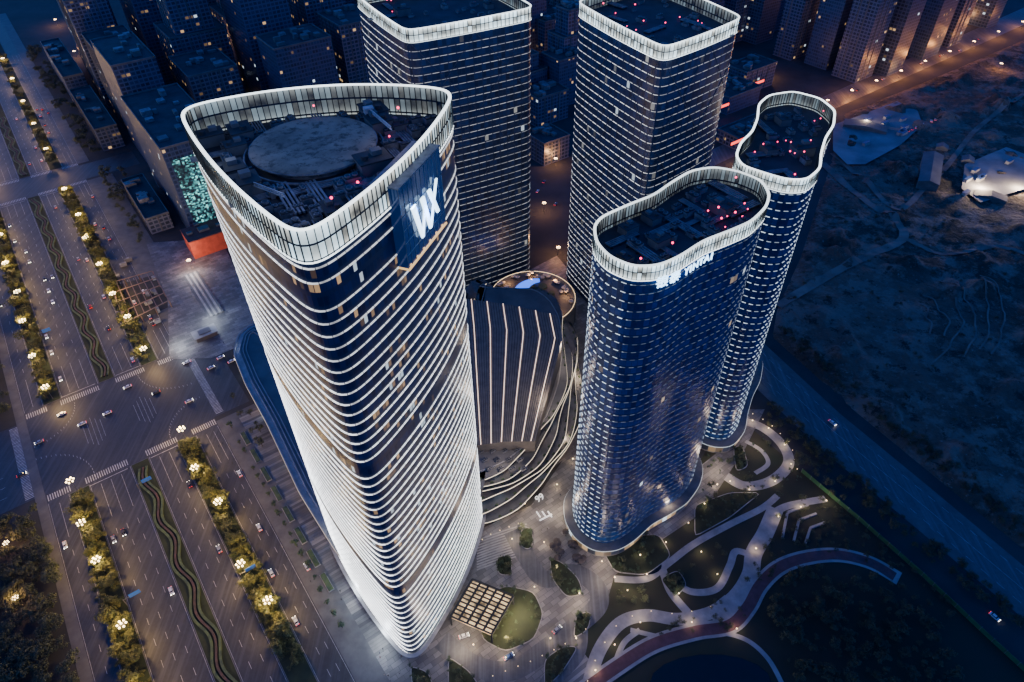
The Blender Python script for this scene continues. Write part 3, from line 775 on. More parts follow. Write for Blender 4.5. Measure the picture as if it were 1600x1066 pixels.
for i in range(24):
    a=i/24*3.6+1.6; a2=(i+1)/24*3.6+1.6; k=len(mb.v); w1=3*math.sin(i/24*3.14); w2=3*math.sin((i+1)/24*3.14)
    for r,aa in ((12-w1,a),(16+w1,a),(16+w2,a2),(12-w2,a2)): mb.v.append((r*math.cos(aa)+6,r*math.sin(aa)+4,17.5))
    mb.f.append((k,k+1,k+2,k+3)); mb.mi.append(0)
mb.obj("pool",[POOL],rg)
mb=MB()
for i in range(64):
    a=i/64*2*math.pi; a2=(i+1)/64*2*math.pi
    mb.beam((29.2*math.cos(a),29.2*math.sin(a),17.2),(29.2*math.cos(a2),29.2*math.sin(a2),17.2),.2,0)
mb.obj("railing_light",[WARM],rg)
def um_mesh(mat):
    mb=MB(); mb.cyl((0,0,0),.06,2.4,6,0); mb.cyl((0,0,2.3),1.8,.7,8,1,r2=.1); mb.cyl((0,0,.7),.55,.06,10,0)
    for a in range(4): mb.box((1.1*math.cos(a*1.57),1.1*math.sin(a*1.57),0),(.45,.45,.45),a,0)
    return mb.data([DARK,mat])
UMB=um_mesh(simple("umbrella_cloth",(.6,.55,.45),.8)); UMBD=um_mesh(simple("umbrella_dark_cloth",(.06,.05,.05),.8))
def place(name,data,x,y,z=0,rot=0,sc=1,label=None,cat=None,group=None):
    o=bpy.data.objects.new(name,data); COL.objects.link(o); o.location=(x,y,z); o.rotation_euler=(0,0,rot); o.scale=(sc,)*3
    if label: o["label"]=label;o["category"]=cat
    if group:o["group"]=group
    return o
for i in range(40):
    a=random.uniform(0,6.28);r=random.uniform(20,27)
    place("patio_umbrella",UMB,cg[0]+r*math.cos(a),cg[1]+r*math.sin(a),16.3,0,1,"cream patio umbrella over a cafe table","umbrella","umbrellas on the roof terrace")
for i in range(8):
    a=i/8*6.28; plight(cg[0]+23*math.cos(a),cg[1]+23*math.sin(a),20,2000,(1,.5,.2))
for i in range(34):
    q=P(random.uniform(862,945),random.uniform(815,880),0); xx,yy=q[0]-dc[0],q[1]-dc[1]
    if not inpoly(xx,yy,offs(dlp,5.5)): place("patio_umbrella",UMBD,q[0],q[1],.2,0,1,"dark patio umbrella over a terrace table","umbrella","umbrellas on the cafe terrace")
RP=smoothloop([P(*p,10) for p in [(366,552),(374,522),(398,505),(425,520),(455,600),(505,700),(560,830),(590,905),(560,905),(520,850),(470,770),(418,660),(385,600)]],2.5,120)
rp=empty("curved_retail_podium",(0,0,0),"low curved retail podium with pale banded roof beside the tallest tower","building")
loft("wall",RP,[(0,0),(0,9.2)],[GLM],rp)
loft("roof",RP,[(0,9.2),(.8,9.3),(.8,10.6),(0,10.6),(0,10),(-3,10.0),(-3,11.2),(-3.5,11.2),(-3.5,10.9)],[PALE],rp)
mesh("roof_deck",[(x,y,10.95) for x,y in offs(RP,-3.4)],[tuple(range(120))],ROOF2,rp)
for d_ in (5,7): loft("roof_ridge",RP,[(-d_,10.96),(-d_,11.4),(-d_-.5,11.4),(-d_-.5,10.96)],[PALE],rp)
loft("edge_light",RP,[(.81,9.5),(.95,9.55),(.95,9.85),(.81,9.9)],[ledW],rp,glow=lambda m,p:.5)
cn=[P(*p,8) for p in [(738,906),(802,932),(768,992),(704,964)]]
can=empty("entrance_canopy",(0,0,0),"glowing steel and glass entrance canopy beside the tallest tower","canopy")
mb=MB()
def lp2(a,b,t): return (a[0]+(b[0]-a[0])*t,a[1]+(b[1]-a[1])*t)
for i in range(6):
    t=i/5; a_=lp2(cn[0],cn[1],t); b_=lp2(cn[3],cn[2],t); mb.beam((*a_,8.2),(*b_,8.2),.9,0)
for i in range(11):
    t=i/10; a_=lp2(cn[0],cn[3],t); b_=lp2(cn[1],cn[2],t); mb.beam((*a_,8.7),(*b_,8.7),.6,0)
mb.obj("roof_beam",[DARK],can)
for c in cn: 
    mb=MB(); mb.box((c[0],c[1],0),(.8,.8,8),0,0); mb.obj("column",[DARK],can)
CLM,nt,b=newmat("canopy_light"); e=ramp(nt,noi(nt,.16,3),.38,.62); nt.links.new(mth(nt,'ADD',mth(nt,'MULTIPLY',e,1.5),.15),b.inputs["Emission Strength"]); b.inputs["Emission Color"].default_value=(1,.7,.36,1); b.inputs["Base Color"].default_value=(.2,.15,.1,1)
mesh("lit_ceiling",[(c[0],c[1],6.9) for c in cn],[(0,1,2,3)],CLM,can)
for t in (.15,.5,.85):
    a_=lp2(lp2(cn[0],cn[3],t),lp2(cn[1],cn[2],t),1.25); plight(a_[0],a_[1],5,3500,(1,.7,.4))
sg=textmesh("99",5,WHITE,"numeral_sign",None,Matrix.Translation((*P(846,782,.5),.5))@Matrix.Rotation(math.radians(35),4,'Z')@Matrix.Rotation(math.radians(15),4,'X'),.3,.0)
tag(sg,"white illuminated 99 numerals standing on the plaza","sign")
mb=MB(); q=P(850,802)
for k in range(3): mb.box((q[0]-3+k*3,q[1]-1,.16),(.6,4,.6),.5,0)
mb.box((q[0]+.8,q[1]-2.9,.163),(7.5,.6,.6),.5,0)
tag(mb.obj("curved_bench",[WHITE]),"white glowing comb-shaped bench on the plaza","bench")
print("mall ok")
# ---------------- city buildings
CB=[facade("city_facade_%d"%i,3.6,random.choice((2.8,3.4,4)),t,glass=g,span=s,es=1.3,rough=.4,seed=20+i,spf=.35,mull=.25) for i,(t,g,s) in enumerate([(.87,(.010,.02,.05),(.06,.09,.17)),(.85,(.01,.02,.045),(.10,.12,.19)),(.90,(.012,.025,.06),(.05,.08,.16)),(.84,(.012,.02,.04),(.13,.14,.19))])]
def building(s,l,w_,d_,h,k=0,label="dark office block with rows of windows",steps=1,cat="building",mat=None,ang=GRID):
    x,y=T(s+w_/2,l+d_/2)
    root=empty("office_building",(x,y,0),label,cat)
    z=0;ww,dd=w_,d_
    ca,sa=math.cos(ang),math.sin(ang)
    for i in range(steps):
        hh=h if steps==1 else (h*.72 if i==0 else h*.28)
        lp=[]
        for a,b in ((-ww/2,-dd/2),(ww/2,-dd/2),(ww/2,dd/2),(-ww/2,dd/2)): lp.append((a*ca-b*sa,a*sa+b*ca))
        v=[];f=[];uv=[];Lc=0
        for q in range(4):
            a,b=lp[q],lp[(q+1)%4];L=math.dist(a,b);kk=len(v)
            v+=[(a[0],a[1],z),(b[0],b[1],z),(b[0],b[1],z+hh),(a[0],a[1],z+hh)]
            f.append((kk,kk+1,kk+2,kk+3)); uv.append(((Lc,0),(Lc+L,0),(Lc+L,hh),(Lc,hh))); Lc+=L
        mesh("wall",v,f,mat or CB[k],root,uv=uv)
        mb=MB(); mb.box((0,0,z+hh-.3),(ww-.2,dd-.2,.3),ang,0)
        for a,b,c,e in ((0,-dd/2,ww+.6,.6),(0,dd/2,ww+.6,.6),(-ww/2,0,.6,dd-.62),(ww/2,0,.6,dd-.62)):
            mb.box((a*ca-b*sa,a*sa+b*ca,z+hh-.5),(c,e,1.7),ang,1)
        if k in (1,3):
            for q in range(4):
                a,b=lp[q],lp[(q+1)%4];L=math.dist(a,b)
                for t in range(1,int(L/9)):
                    mb.box((a[0]+(b[0]-a[0])*t*9/L,a[1]+(b[1]-a[1])*t*9/L,z),(1,1,hh-.55),ang,1)
        if i==steps-1:
            for _ in range(random.randint(7,13)):
                a,b=random.uniform(-.36,.36)*ww,random.uniform(-.4,.4)*dd
                mb.box((a*ca-b*sa,a*sa+b*ca,z+hh+.01),(random.uniform(2.5,8),random.uniform(2.5,8),random.uniform(1.5,4.5)),ang,random.choice((1,2)))
        mb.obj("roof",[ROOF,CONC,UNIT],root)
        z+=hh; ww*=.7;dd*=.75
    return root
building(62,528,46,118,80,2,"glass block with teal media screen on its street face")
building(66,668,36,80,98,0,"dark slab office tower beside the avenue")
building(68,765,40,66,82,3,"dark slab office block with pale piers beside the avenue"); building(66,850,38,60,108,1); building(70,925,45,60,90,0)
building(36,560,18,80,14,3,"low shop block on the avenue footway"); building(38,742,20,120,22,1,"low shop block on the avenue footway"); building(38,880,20,140,30,0,"low shop block on the avenue footway")
building(120,655,44,60,80,3); building(130,735,54,56,124,1,steps=2)
building(125,840,45,80,105,0); building(190,620,54,44,98,2); building(190,690,46,60,130,0); building(200,790,56,60,112,1,steps=2)
building(262,640,50,50,98,3); building(262,720,44,60,122,1); building(200,880,50,60,120,3); building(270,810,50,60,100,0); building(330,700,50,50,90,2); building(330,790,50,50,105,1)
building(190,530,90,50,32,2,"wide dark mall block with blue neon sign")
building(130,500,40,70,38,3); building(120,590,60,40,45,0)
def bpx(u,v,w_,d_,h,k,label="dark residential tower block with few lit windows",steps=1):
    s,l=invT(*P(u,v)); return building(s,l,w_,d_,h,k,label,steps,"building")
for (u,v,w_,d_,h,k) in [(1235,95,34,26,95,1),(1290,110,30,30,100,2),(1335,130,34,30,105,1),(1385,120,30,30,95,0),(1440,95,36,30,90,2),(1480,75,30,30,90,1),(1180,70,34,30,80,0),(1540,45,30,30,70,0),(1330,60,40,30,80,2),(1420,40,40,30,70,1)]:
    bpx(u,v,w_,d_,h,k)
for (u,v,w_,d_,h,k) in [(840,200,40,30,30,1),(850,260,30,30,22,3),(872,170,40,30,50,2),(850,120,40,40,60,1),(880,100,50,30,70,3),(1150,235,60,25,12,3),(1135,180,50,40,18,2),(860,60,50,40,60,0),(1160,150,50,30,25,1)]:
    bpx(u,v,w_,d_,h,k,"low city block with flat roof")
for i in range(9):
    for j in range(8):
        s=395+i*70+random.uniform(-8,8);l=560+j*75+random.uniform(-8,8)
        x,y=T(s,l)
        if y>1350: continue
        building(s,l,random.uniform(28,52),random.uniform(25,45),random.uniform(35,95),random.randint(0,3),"dark city block with scattered lit windows",random.choice((1,1,2)))
for i in range(3):
    for j in range(6):
        building(-250+i*48,740+j*70,random.uniform(28,40),random.uniform(30,50),random.uniform(20,50),random.randint(0,3),"dark city block with scattered lit windows")
SCR,nt,b=newmat("media_screen")
u,v_=uvs(nt); w1=wn(nt,mth(nt,'FLOOR',mth(nt,'DIVIDE',u,1.4)),mth(nt,'FLOOR',mth(nt,'DIVIDE',v_,1.1)),4)
nz=ramp(nt,noi(nt,.06,3),.4,.6)
nt.links.new(mth(nt,'MULTIPLY',mth(nt,'POWER',w1,3),mth(nt,'ADD',mth(nt,'MULTIPLY',nz,2.0),.1)),b.inputs["Emission Strength"])
nt.links.new(mix(nt,w1,(.02,.25,.45),(.25,.9,.85)),b.inputs["Emission Color"]); b.inputs["Base Color"].default_value=(.02,.03,.05,1)
a_,b_=T(66,527.5),T(106,527.5)
sc=mesh("media_screen",[(*a_,6),(*b_,6),(*b_,70),(*a_,70)],[(0,1,2,3)],SCR,uv=[((0,0),(40,0),(40,64),(0,64))]); tag(sc,"teal glowing media screen on a block wall","screen")
mb=MB();x,y=P(328,385,0); mb.box((x,y,0),(30,22,15),GRID,0); mb.box((x,y,15.01),(30.6,22.6,.8),GRID,1); mb.box((x,y,15.82),(8,6,2),GRID,2)
for a_,b_ in ((-9,-6),(10,6),(-8,7)): mb.box((x+a_,y+b_,15.82),(4,3,1.6),GRID,2)
tag(mb.obj("red_kiosk_building",[simple("red_cladding",(.5,.08,.04),.6,em=(1,.12,.05),es=.07),simple("red_roof",(.22,.06,.045),.8),CONC]),"low block with glowing red cladding beside the glass block","building")
ns=textmesh("onul",12,BLUEL,"neon_sign",None,Matrix.Translation((*P(563,118,34),34))@Matrix.Rotation(GRID,4,'Z')@Matrix.Rotation(math.radians(90),4,'X'),.4,.02); tag(ns,"blue glowing neon letters on a mall roof","sign")
NR=simple("red_neon",(.5,.02,.02),.5,em=(1,.08,.05),es=3,sample='NONE')
for (u,v,w_) in ((1165,215,40),(1180,130,30),(1130,165,18)):
    x,y=P(u,v,14); mb=MB(); mb.box((x,y,12),(w_,.6,2.6),GRID,0); mb.box((x,y+.8,11.5),(w_+1,.8,3.6),GRID,1)
    tag(mb.obj("shop_fascia",[NR,DARK]),"glowing red shop fascia light on a low block","sign")
cs=[P(*p,6) for p in [(172,443),(238,424),(264,470),(196,505)]]
mb=MB()
for i in range(8):
    t=i/7; mb.beam((*lp2(cs[0],cs[1],t),6),(*lp2(cs[3],cs[2],t),6),.5,0)
for i in range(5):
    t=i/4; mb.beam((*lp2(cs[0],cs[3],t),6.4),(*lp2(cs[1],cs[2],t),6.4),.5,0)
for i in range(4):
    for t in (0,.33,.66): q=lp2(cs[i],cs[(i+1)%4],t); mb.box((q[0],q[1],0),(.7,.7,6),0,0)
tag(mb.obj("steel_frame",[simple("red_steel",(.22,.15,.13),.6)]),"red steel frame over a station entrance under construction","steel frame")
sheet("pit_ground",[P(*p) for p in [(168,450),(240,430),(268,478),(196,512)]],.16,SOIL)
for k in range(12):
    q=P(random.uniform(185,250),random.uniform(400,520)); mb=MB(); mb.box((q[0],q[1],.17),(random.uniform(3,7),2.4,2.4),random.choice((GRID,GRID+1.57)),0); mb.box((q[0],q[1],2.58),(2.5,2,.3),GRID,1)
    tag(mb.obj("site_cabin",[random.choice((PALE,CONC)),UNIT]),"small pale site cabin beside the steel frame","cabin",group="site cabins")
BCR=simple("blue_cabin_roof",(.08,.14,.3),.6)
for k in range(16):
    q=P(1330+random.uniform(0,90),185+random.uniform(0,50)) if k<10 else P(1500+random.uniform(0,80),255+random.uniform(0,60)); mb=MB(); mb.box((q[0],q[1],3.42),(9,3,2.8),.6,0); mb.box((q[0],q[1],6.23),(9.3,3.3,.25),.6,1)
    tag(mb.obj("site_cabin",[PALE,BCR]),"pale site cabin with blue roof on the yard","cabin",group="site cabins")
q=P(322,525); mb=MB(); mb.box((q[0],q[1],.2),(14,8,3.4),GRID,0,.96); mb.box((q[0],q[1],3.6),(16,10,.5),GRID,1); mb.box((q[0],q[1],4.11),(8,5,.6),GRID,0)
tag(mb.obj("station_pavilion",[GLM,PALE]),"small pale pavilion standing on the paved square","pavilion")
for k in range(7):
    c=T(40+k*1.6,455); mb=MB(); mb.box((c[0],c[1],.18),(1.5,60,.3+.18*k),GRID,0)
    tag(mb.obj("pavement_step",[PALE if k%2 else CONC]),kind="structure")
fp=[P(*p) for p in [(1252,738),(1340,812),(1440,900),(1530,985),(1620,1068)]]
mb=MB()
for a_,b_ in zip(fp,fp[1:]):
    L=math.dist(a_,b_); d=((b_[0]-a_[0])/L,(b_[1]-a_[1])/L)
    mb.box(((a_[0]+b_[0])/2,(a_[1]+b_[1])/2,0),(L,.12,3),math.atan2(d[1],d[0]),0)
    for t in range(int(L/6)): mb.box((a_[0]+d[0]*t*6,a_[1]+d[1]*t*6,0),(.3,.3,3.3),0,1)
tag(mb.obj("site_fence",[simple("fence_green",(.06,.18,.07),.7),POLE]),"long green hoarding fence between the road and park","fence")
for k,px in enumerate([[(1222,842),(1230,802),(1262,790)],[(1240,846),(1248,814),(1275,804)],[(1258,850),(1266,826),(1288,818)]]):
    pts=[P(*p) for p in px]; mb=MB()
    for a_,b_ in zip(pts,pts[1:]): mb.beam((*a_,.5),(*b_,.5),1.2,0)
    tag(mb.obj("chevron_bench",[PALE]),"pale angular stone bench beside the park path","bench",group="chevron benches")
for (u,v,w_,d_,h,mt) in [(1450,275,16,60,8,ROOF2),(1350,205,40,14,6,ROOF2),(1510,255,10,10,4,CONC),(1545,312,24,10,4,CONC),(1470,235,10,8,4,ROOF2)]:
    x,y=P(u,v); mb=MB(); mb.box((x,y,0),(w_,d_,h),-.5,0); 
    ca,sa=math.cos(-.5),math.sin(-.5); k=len(mb.v)
    for a,b,z in ((-w_/2-.5,-d_/2-.5,h),(w_/2+.5,-d_/2-.5,h),(w_/2+.5,d_/2+.5,h),(-w_/2-.5,d_/2+.5,h),(0,-d_/2-.5,h+2.5),(0,d_/2+.5,h+2.5)): mb.v.append((x+a*ca-b*sa,y+a*sa+b*ca,z+.02))
    for q in ((0,4,5,3),(4,1,2,5),(0,1,4),(2,3,5)): mb.f.append(tuple(k+i for i in q)); mb.mi.append(1)
    tag(mb.obj("storage_shed",[CONC,mt]),"long pitched-roof storage shed on bare earth","shed")
print("city ok")
# ---------------- trees
def treedata(R,Ht,n,mat,seed,clumps=7,leaf=.8,flat=.75):
    rnd=random.Random(seed); mb=MB(); th=Ht*.45
    mb.cyl((0,0,0),.28,th,7,0,r2=.16)
    cl=[]
    for i in range(clumps):
        a=rnd.uniform(0,6.28);r=R*rnd.uniform(.25,.72); cl.append((r*math.cos(a),r*math.sin(a),Ht*rnd.uniform(.5,.85),R*rnd.uniform(.3,.55)))
        mb.beam((0,0,th*.8),(cl[-1][0],cl[-1][1],cl[-1][2]),.16,0,.05)
    cl.append((0,0,Ht*.85,R*.5))
    cv=[];cf=[]
    for i in range(n):
        c=rnd.choice(cl); d=Vector((rnd.gauss(0,1),rnd.gauss(0,1),rnd.gauss(0,1))).normalized()*c[3]*rnd.uniform(.55,1.05)
        p=Vector((c[0]+d.x,c[1]+d.y,c[2]+d.z*flat)); nn_=(d.normalized()+Vector((rnd.uniform(-.6,.6),rnd.uniform(-.6,.6),rnd.uniform(0,.8)))).normalized()
        x=nn_.orthogonal().normalized(); x.rotate(Matrix.Rotation(rnd.uniform(0,6.28),3,nn_)); y=nn_.cross(x); s=leaf*rnd.uniform(.5,1.2)/2; k=len(cv)
        cv+=[tuple(p-x*s),tuple(p-y*s*.7),tuple(p+x*s),tuple(p+y*s*.7)]; cf.append((k,k+1,k+2,k+3))
    o2=mesh("crown",cv,cf,mat); d2=o2.data; bpy.data.objects.remove(o2)
    return mb.data([BARK]),d2
TS=[treedata(4.2,8.5,480,LEAF,i) for i in range(4)]
TD=[treedata(4.4,9,420,LEAFD,10+i) for i in range(4)]
TG=[treedata(2.6,7,300,LEAFG,20+i) for i in range(3)]
ntree=0
def tree(x,y,kind,sc,label,group,z=0):
    global ntree
    d=random.choice(kind); r=random.uniform(0,6.28); ntree+=1
    root=empty("tree",(x,y,z),label,"tree",group); root.rotation_euler=(0,0,r); root.scale=(sc,sc,sc*random.uniform(.85,1.15))
    for nme,da in (("trunk",d[0]),("crown",d[1])):
        o=bpy.data.objects.new(nme,da); COL.objects.link(o); o.parent=root
def row(s,l0,l1,step,kind,sc,label,group,js=1.5,jl=2,drop=.08):
    l=l0
    while l<l1:
        if random.random()>drop:
            x,y=T(s+random.uniform(-js,js),l+random.uniform(-jl,jl)); tree(x,y,kind,sc*random.uniform(.7,1.25),label,group)
        l+=step
def stuffwood(name,pts,n,kind,label,scr=(.7,1.1)):
    V=[];F=[];xs=[p[0] for p in pts];ys=[p[1] for p in pts];c=0;t=0
    while c<n and t<n*30:
        t+=1; x=random.uniform(min(xs),max(xs));y=random.uniform(min(ys),max(ys))
        if not inpoly(x,y,pts): continue
        c+=1; me=random.choice(kind)[1]; s=random.uniform(*scr);a=random.uniform(0,6.28);ca,sa=math.cos(a)*s,math.sin(a)*s;k=len(V)
        V+= [(x+q.co.x*ca-q.co.y*sa,y+q.co.x*sa+q.co.y*ca,q.co.z*s) for q in me.vertices]
        F+= [tuple(k+i for i in p.vertices) for p in me.polygons]
    o=mesh(name,V,F,kind[0][1].materials[0]); o["kind"]="stuff"; o["label"]=label; o["category"]="trees"; return o
def R_(s0,s1,l0,l1): return [T(s0,l0),T(s1,l0),T(s1,l1),T(s0,l1)]
for s in (-65,-7):
    row(s,170,318,3.8,TS,1.05,"yellow-green street tree lit by lamps on the verge","street trees along the avenue",3.6)
    row(s,408,680,9,TS,1.15,"yellow-green street tree lit by lamps on the verge","street trees along the avenue",3.6)
    stuffwood("shrubbery",R_(s-4.8,s+4.8,160,320),200,TS,"low leafy shrubs along the verge",(.25,.65))
    stuffwood("shrubbery",R_(s-4.8,s+4.8,406,686),220,TS,"low leafy shrubs along the verge",(.3,.75))
    stuffwood("woodland",R_(s-3,s+3,735,1100),60,TS,"distant trees along the far avenue",(.8,1.1))
row(17.5,165,318,7.5,TG,.75,"slim young green tree planted in the footway","footway trees beside the tower",.4,.5)
stuffwood("woodland",R_(-125,-84,150,322),320,TD,"dense dark wood beside the avenue")
stuffwood("woodland",R_(-150,-86,402,688),280,TD,"dense dark wood beside the avenue")
stuffwood("woodland",R_(-110,-86,735,1100),110,TD,"dense dark wood beside the avenue")
stuffwood("woodland",[P(*p) for p in [(1195,960),(1225,900),(1280,885),(1350,895),(1420,930),(1480,1000),(1500,1090),(1250,1090)]],200,TD+TG,"dark park woodland enclosed by the running track",(.35,.85))
stuffwood("woodland",R_(20,36,735,1100),90,TD,"dark trees beside the far avenue")
stuffwood("woodland",R_(20,32,540,686),26,TD,"dark trees along the footway",(.6,.9))
stuffwood("shrubbery",[P(*p) for p in [(1190,640),(1205,632),(1340,750),(1600,972),(1600,1000),(1330,775)]],140,TD,"dark shrubs along the roadside",(.3,.75))
stuffwood("shrubbery",[P(*p) for p in [(1215,520),(1230,515),(1400,655),(1600,820),(1600,850),(1380,668)]],110,TD,"dark shrubs along the vacant land",(.3,.7))
stuffwood("shrubbery",[P(*p) for p in [(1290,300),(1400,300),(1600,400),(1600,760),(1400,640),(1230,500)]],150,TD,"scrub growing over the vacant land",(.15,.45))
for g in GRV: stuffwood("shrubbery",[P(*p) for p in g],34,TG+TD,"clipped shrubs filling a planting bed",(.15,.32))
stuffwood("shrubbery",[P(*p) for p in [(1000,1010),(1060,960),(1150,930),(1190,860),(1215,800),(1300,780),(1500,960),(1420,900),(1250,860),(1190,920),(1150,985)]],140,TD,"low shrubs on the park lawns",(.15,.4))
stuffwood("shrubbery",[P(*p) for p in [(1125,640),(1165,640),(1260,745),(1230,775),(1180,775),(1130,800),(1075,800)]],60,TG,"low shrubs in the residence garden",(.15,.4))
def scatter(px,n,kind,sc,label,group,mind=3):
    pts=[P(*p) for p in px];xs=[p[0] for p in pts];ys=[p[1] for p in pts];got=[];t=0
    while len(got)<n and t<n*40:
        t+=1;x=random.uniform(min(xs),max(xs));y=random.uniform(min(ys),max(ys))
        if inpoly(x,y,pts) and all(math.dist((x,y),g)>mind for g in got):
            got.append((x,y)); tree(x,y,kind,sc*random.uniform(.7,1.2),label,group)
for g,n in zip(GRV,(16,5,3,2,8,7,3,4,2,2,2,3)): scatter(g,n,TD+TG,.55,"small garden tree in a planting bed","garden trees in planting beds",1.6)
scatter([(960,910),(1030,930),(1050,950),(1000,955),(960,940)],5,TD,.5,"small garden tree beside the park path","park trees")
scatter([(1060,890),(1130,850),(1140,900),(1090,910)],5,TD,.4,"small garden tree beside the park path","park trees")
scatter([(1130,640),(1165,690),(1140,740),(1200,690),(1250,760),(1215,780),(1100,800)],16,TD,.5,"small dark tree in the residence garden","park trees")
scatter([(1260,760),(1500,980),(1440,990),(1390,900),(1290,850),(1240,790)],14,TD,.5,"small dark tree on the park lawn","park trees",5)
scatter([(1205,640),(1262,720),(1330,780),(1320,800),(1250,740),(1190,660)],12,TD,.7,"dark roadside tree beside the park","park trees",4)
scatter([(150,250),(200,270),(240,330),(215,350),(165,290)],12,TD,.9,"dark tree on the paved square","park trees",5)
scatter([(355,600),(385,620),(430,700),(415,710),(370,640)],8,TD,.6,"small tree in the bed by the curved podium","park trees",3)
print("trees",ntree)
# ---------------- lamps and added fill lights
mb=MB(); mb.cyl((0,0,0),.3,.8,8,0); mb.cyl((0,0,.8),.14,8.8,8,0,r2=.09)
for i in range(6):
    a=i/6*6.28; mb.beam((0,0,8.8),(1.7*math.cos(a),1.7*math.sin(a),9.3),.1,0)
LPd=mb.data([POLE])
mb=MB(); mb.ball((0,0,0),.44,0,8,6); LGd=mb.data([GLOBE],True)
GP=[(1.7*math.cos(i/6*6.28),1.7*math.sin(i/6*6.28),9.8) for i in range(6)]+[(0,0,10.3)]
def lamp(x,y,e=7000,col=(1,.6,.26),sc=1):
    r=empty("street_lamp",(x,y,.15),"cluster street lamp with seven glowing globes on a pole","street lamp","street lamps"); r.scale=(sc,)*3; r.rotation_euler=(0,0,random.random())
    o=bpy.data.objects.new("pole",LPd); COL.objects.link(o); o.parent=r
    for g in GP:
        o=bpy.data.objects.new("lamp_globe",LGd); COL.objects.link(o); o.parent=r; o.location=g
    if e: plight(x,y,12.8*sc,e,col,1.5)
for l in (187,222,257,292,318,410,445,480,520,565,610,660):
    for s in (-64.5,-7): 
        x,y=T(s+random.uniform(-2,2),l+random.uniform(-5,5)); lamp(x,y,random.uniform(16000,28000),(1,.62,.22),1.1)
for l in (760,830,900,980,1060):
    for s in (-64,-7): 
        x,y=T(s,l); lamp(x,y,22000)
for u,v in ((35,945),(20,860)):
    x,y=P(u,v); lamp(x,y,6000,(1,.5,.2),.7)
for i in range(9):
    x,y=P(1290+i*38,168-i*15.5); lamp(x,y,28000,(1,.38,.09),.8)
for u,v in ((868,260),(850,330),(872,400),(1195,215),(1150,260),(620,120),(520,60),(540,20),(300,40),(350,110),(1560,110),(150,190),(230,330),(300,420),(460,170),(400,130),(330,60),(260,90),(480,100),(545,70),(850,180),(870,130),(1200,120),(90,40),(120,90),(1400,60),(1500,40)):
    x,y=P(u,v); lamp(x,y,15000,(1,.45,.15),.8)
mb=MB(); mb.cyl((0,0,0),.09,1.2,6,0); mb.cyl((0,0,1.2),.28,.35,8,1); BLd=mb.data([POLE,WARM])
def bollard(u,v,e=250,col=(1,.7,.4)):
    x,y=P(u,v); place("garden_light",BLd,x,y,.2,0,1.1,"short garden light glowing warm beside a path","garden light","garden lights along the paths")
    if e: plight(x,y,3,e,col,.3)
for u,v in [(1175,660),(1200,672),(1225,698),(1235,728),(1210,755),(1170,768),(1140,755),(1120,760),(1000,870),(1040,850),(1075,820),(1100,790),(960,905),(940,880),(905,930),(870,890),(850,850),(835,920),(860,1000),(900,1000),(790,1030),(740,1010),(1060,930),(1120,900),(1180,860),(1215,810),(1250,795),(1290,785),(1000,975),(1080,975),(960,1010),(930,1050),(1150,985),(820,790),(870,760),(800,845),(895,720),(1010,900),(980,925),(1095,865)]:
    bollard(u,v,650)
for px in ([(918,1066),(935,1020),(968,972),(1010,956),(1060,962),(1110,950)],[(770,1058),(830,1035),(880,1010),(915,985)],[(1160,640),(1200,662),(1235,695),(1245,735)],[(700,880),(730,860),(770,835),(810,820)]):
    pts=resample([P(*p) for p in px],9,False)
    for x,y in pts: place("garden_light",BLd,x,y,.2,0,.7,"short garden light glowing warm beside a path","garden light","garden lights along the paths")
for u,v,e in [(560,930,9000),(520,850,9000),(470,740,9000),(600,1000,9000),(380,560,7000),(300,430,10000),(330,500,10000),(280,540,10000)]:  # added cool fill lights that whiten the paving, without fixtures
    x,y=P(u,v); plight(x,y,9,e,(.8,.9,1),2)
for u,v,e in [(820,830,8000),(870,800,6000),(820,960,7000),(900,950,6000),(720,1010,8000),(1530,300,70000),(940,900,5000),(1040,800,5000),(1120,735,7000),(1590,300,50000),(880,700,7000),(900,600,7000),(1180,700,5000),(1350,200,20000),(1270,800,2500),(1000,940,3000)]:  # added warm fill lights without fixtures, plus the yard work light
    x,y=P(u,v); plight(x,y,9,e,(1,.74,.5),2)
for u,v,z in [(790,735,40),(860,640,42),(880,560,42),(800,560,85),(790,640,75)]:  # added fill lights floating above the mall to brighten its roofs
    x,y=P(u,v,z-10); plight(x,y,z,9000,(1,.8,.62),2)
SGB=simple("road_sign_blue",(.02,.10,.35),.5,em=(.05,.2,.7),es=.25)
for s,l in ((-60,235),(-38,300),(-11,215),(-60,470)):
    x,y=T(s,l); d=Vector((CU,SU,0)); mb=MB(); mb.cyl((x,y,0),.22,7,8,0); e=Vector((x,y,6.6))+d*8; mb.beam((x,y,6.6),e,.25,0)
    c=Vector((x,y,5.6))+d*5.2; mb.box(tuple(c),(5,.15,2.6),GRID,1)
    tag(mb.obj("road_sign",[POLE,SGB]),"blue overhead direction sign on a cantilever pole","road sign",group="road signs along the avenue")
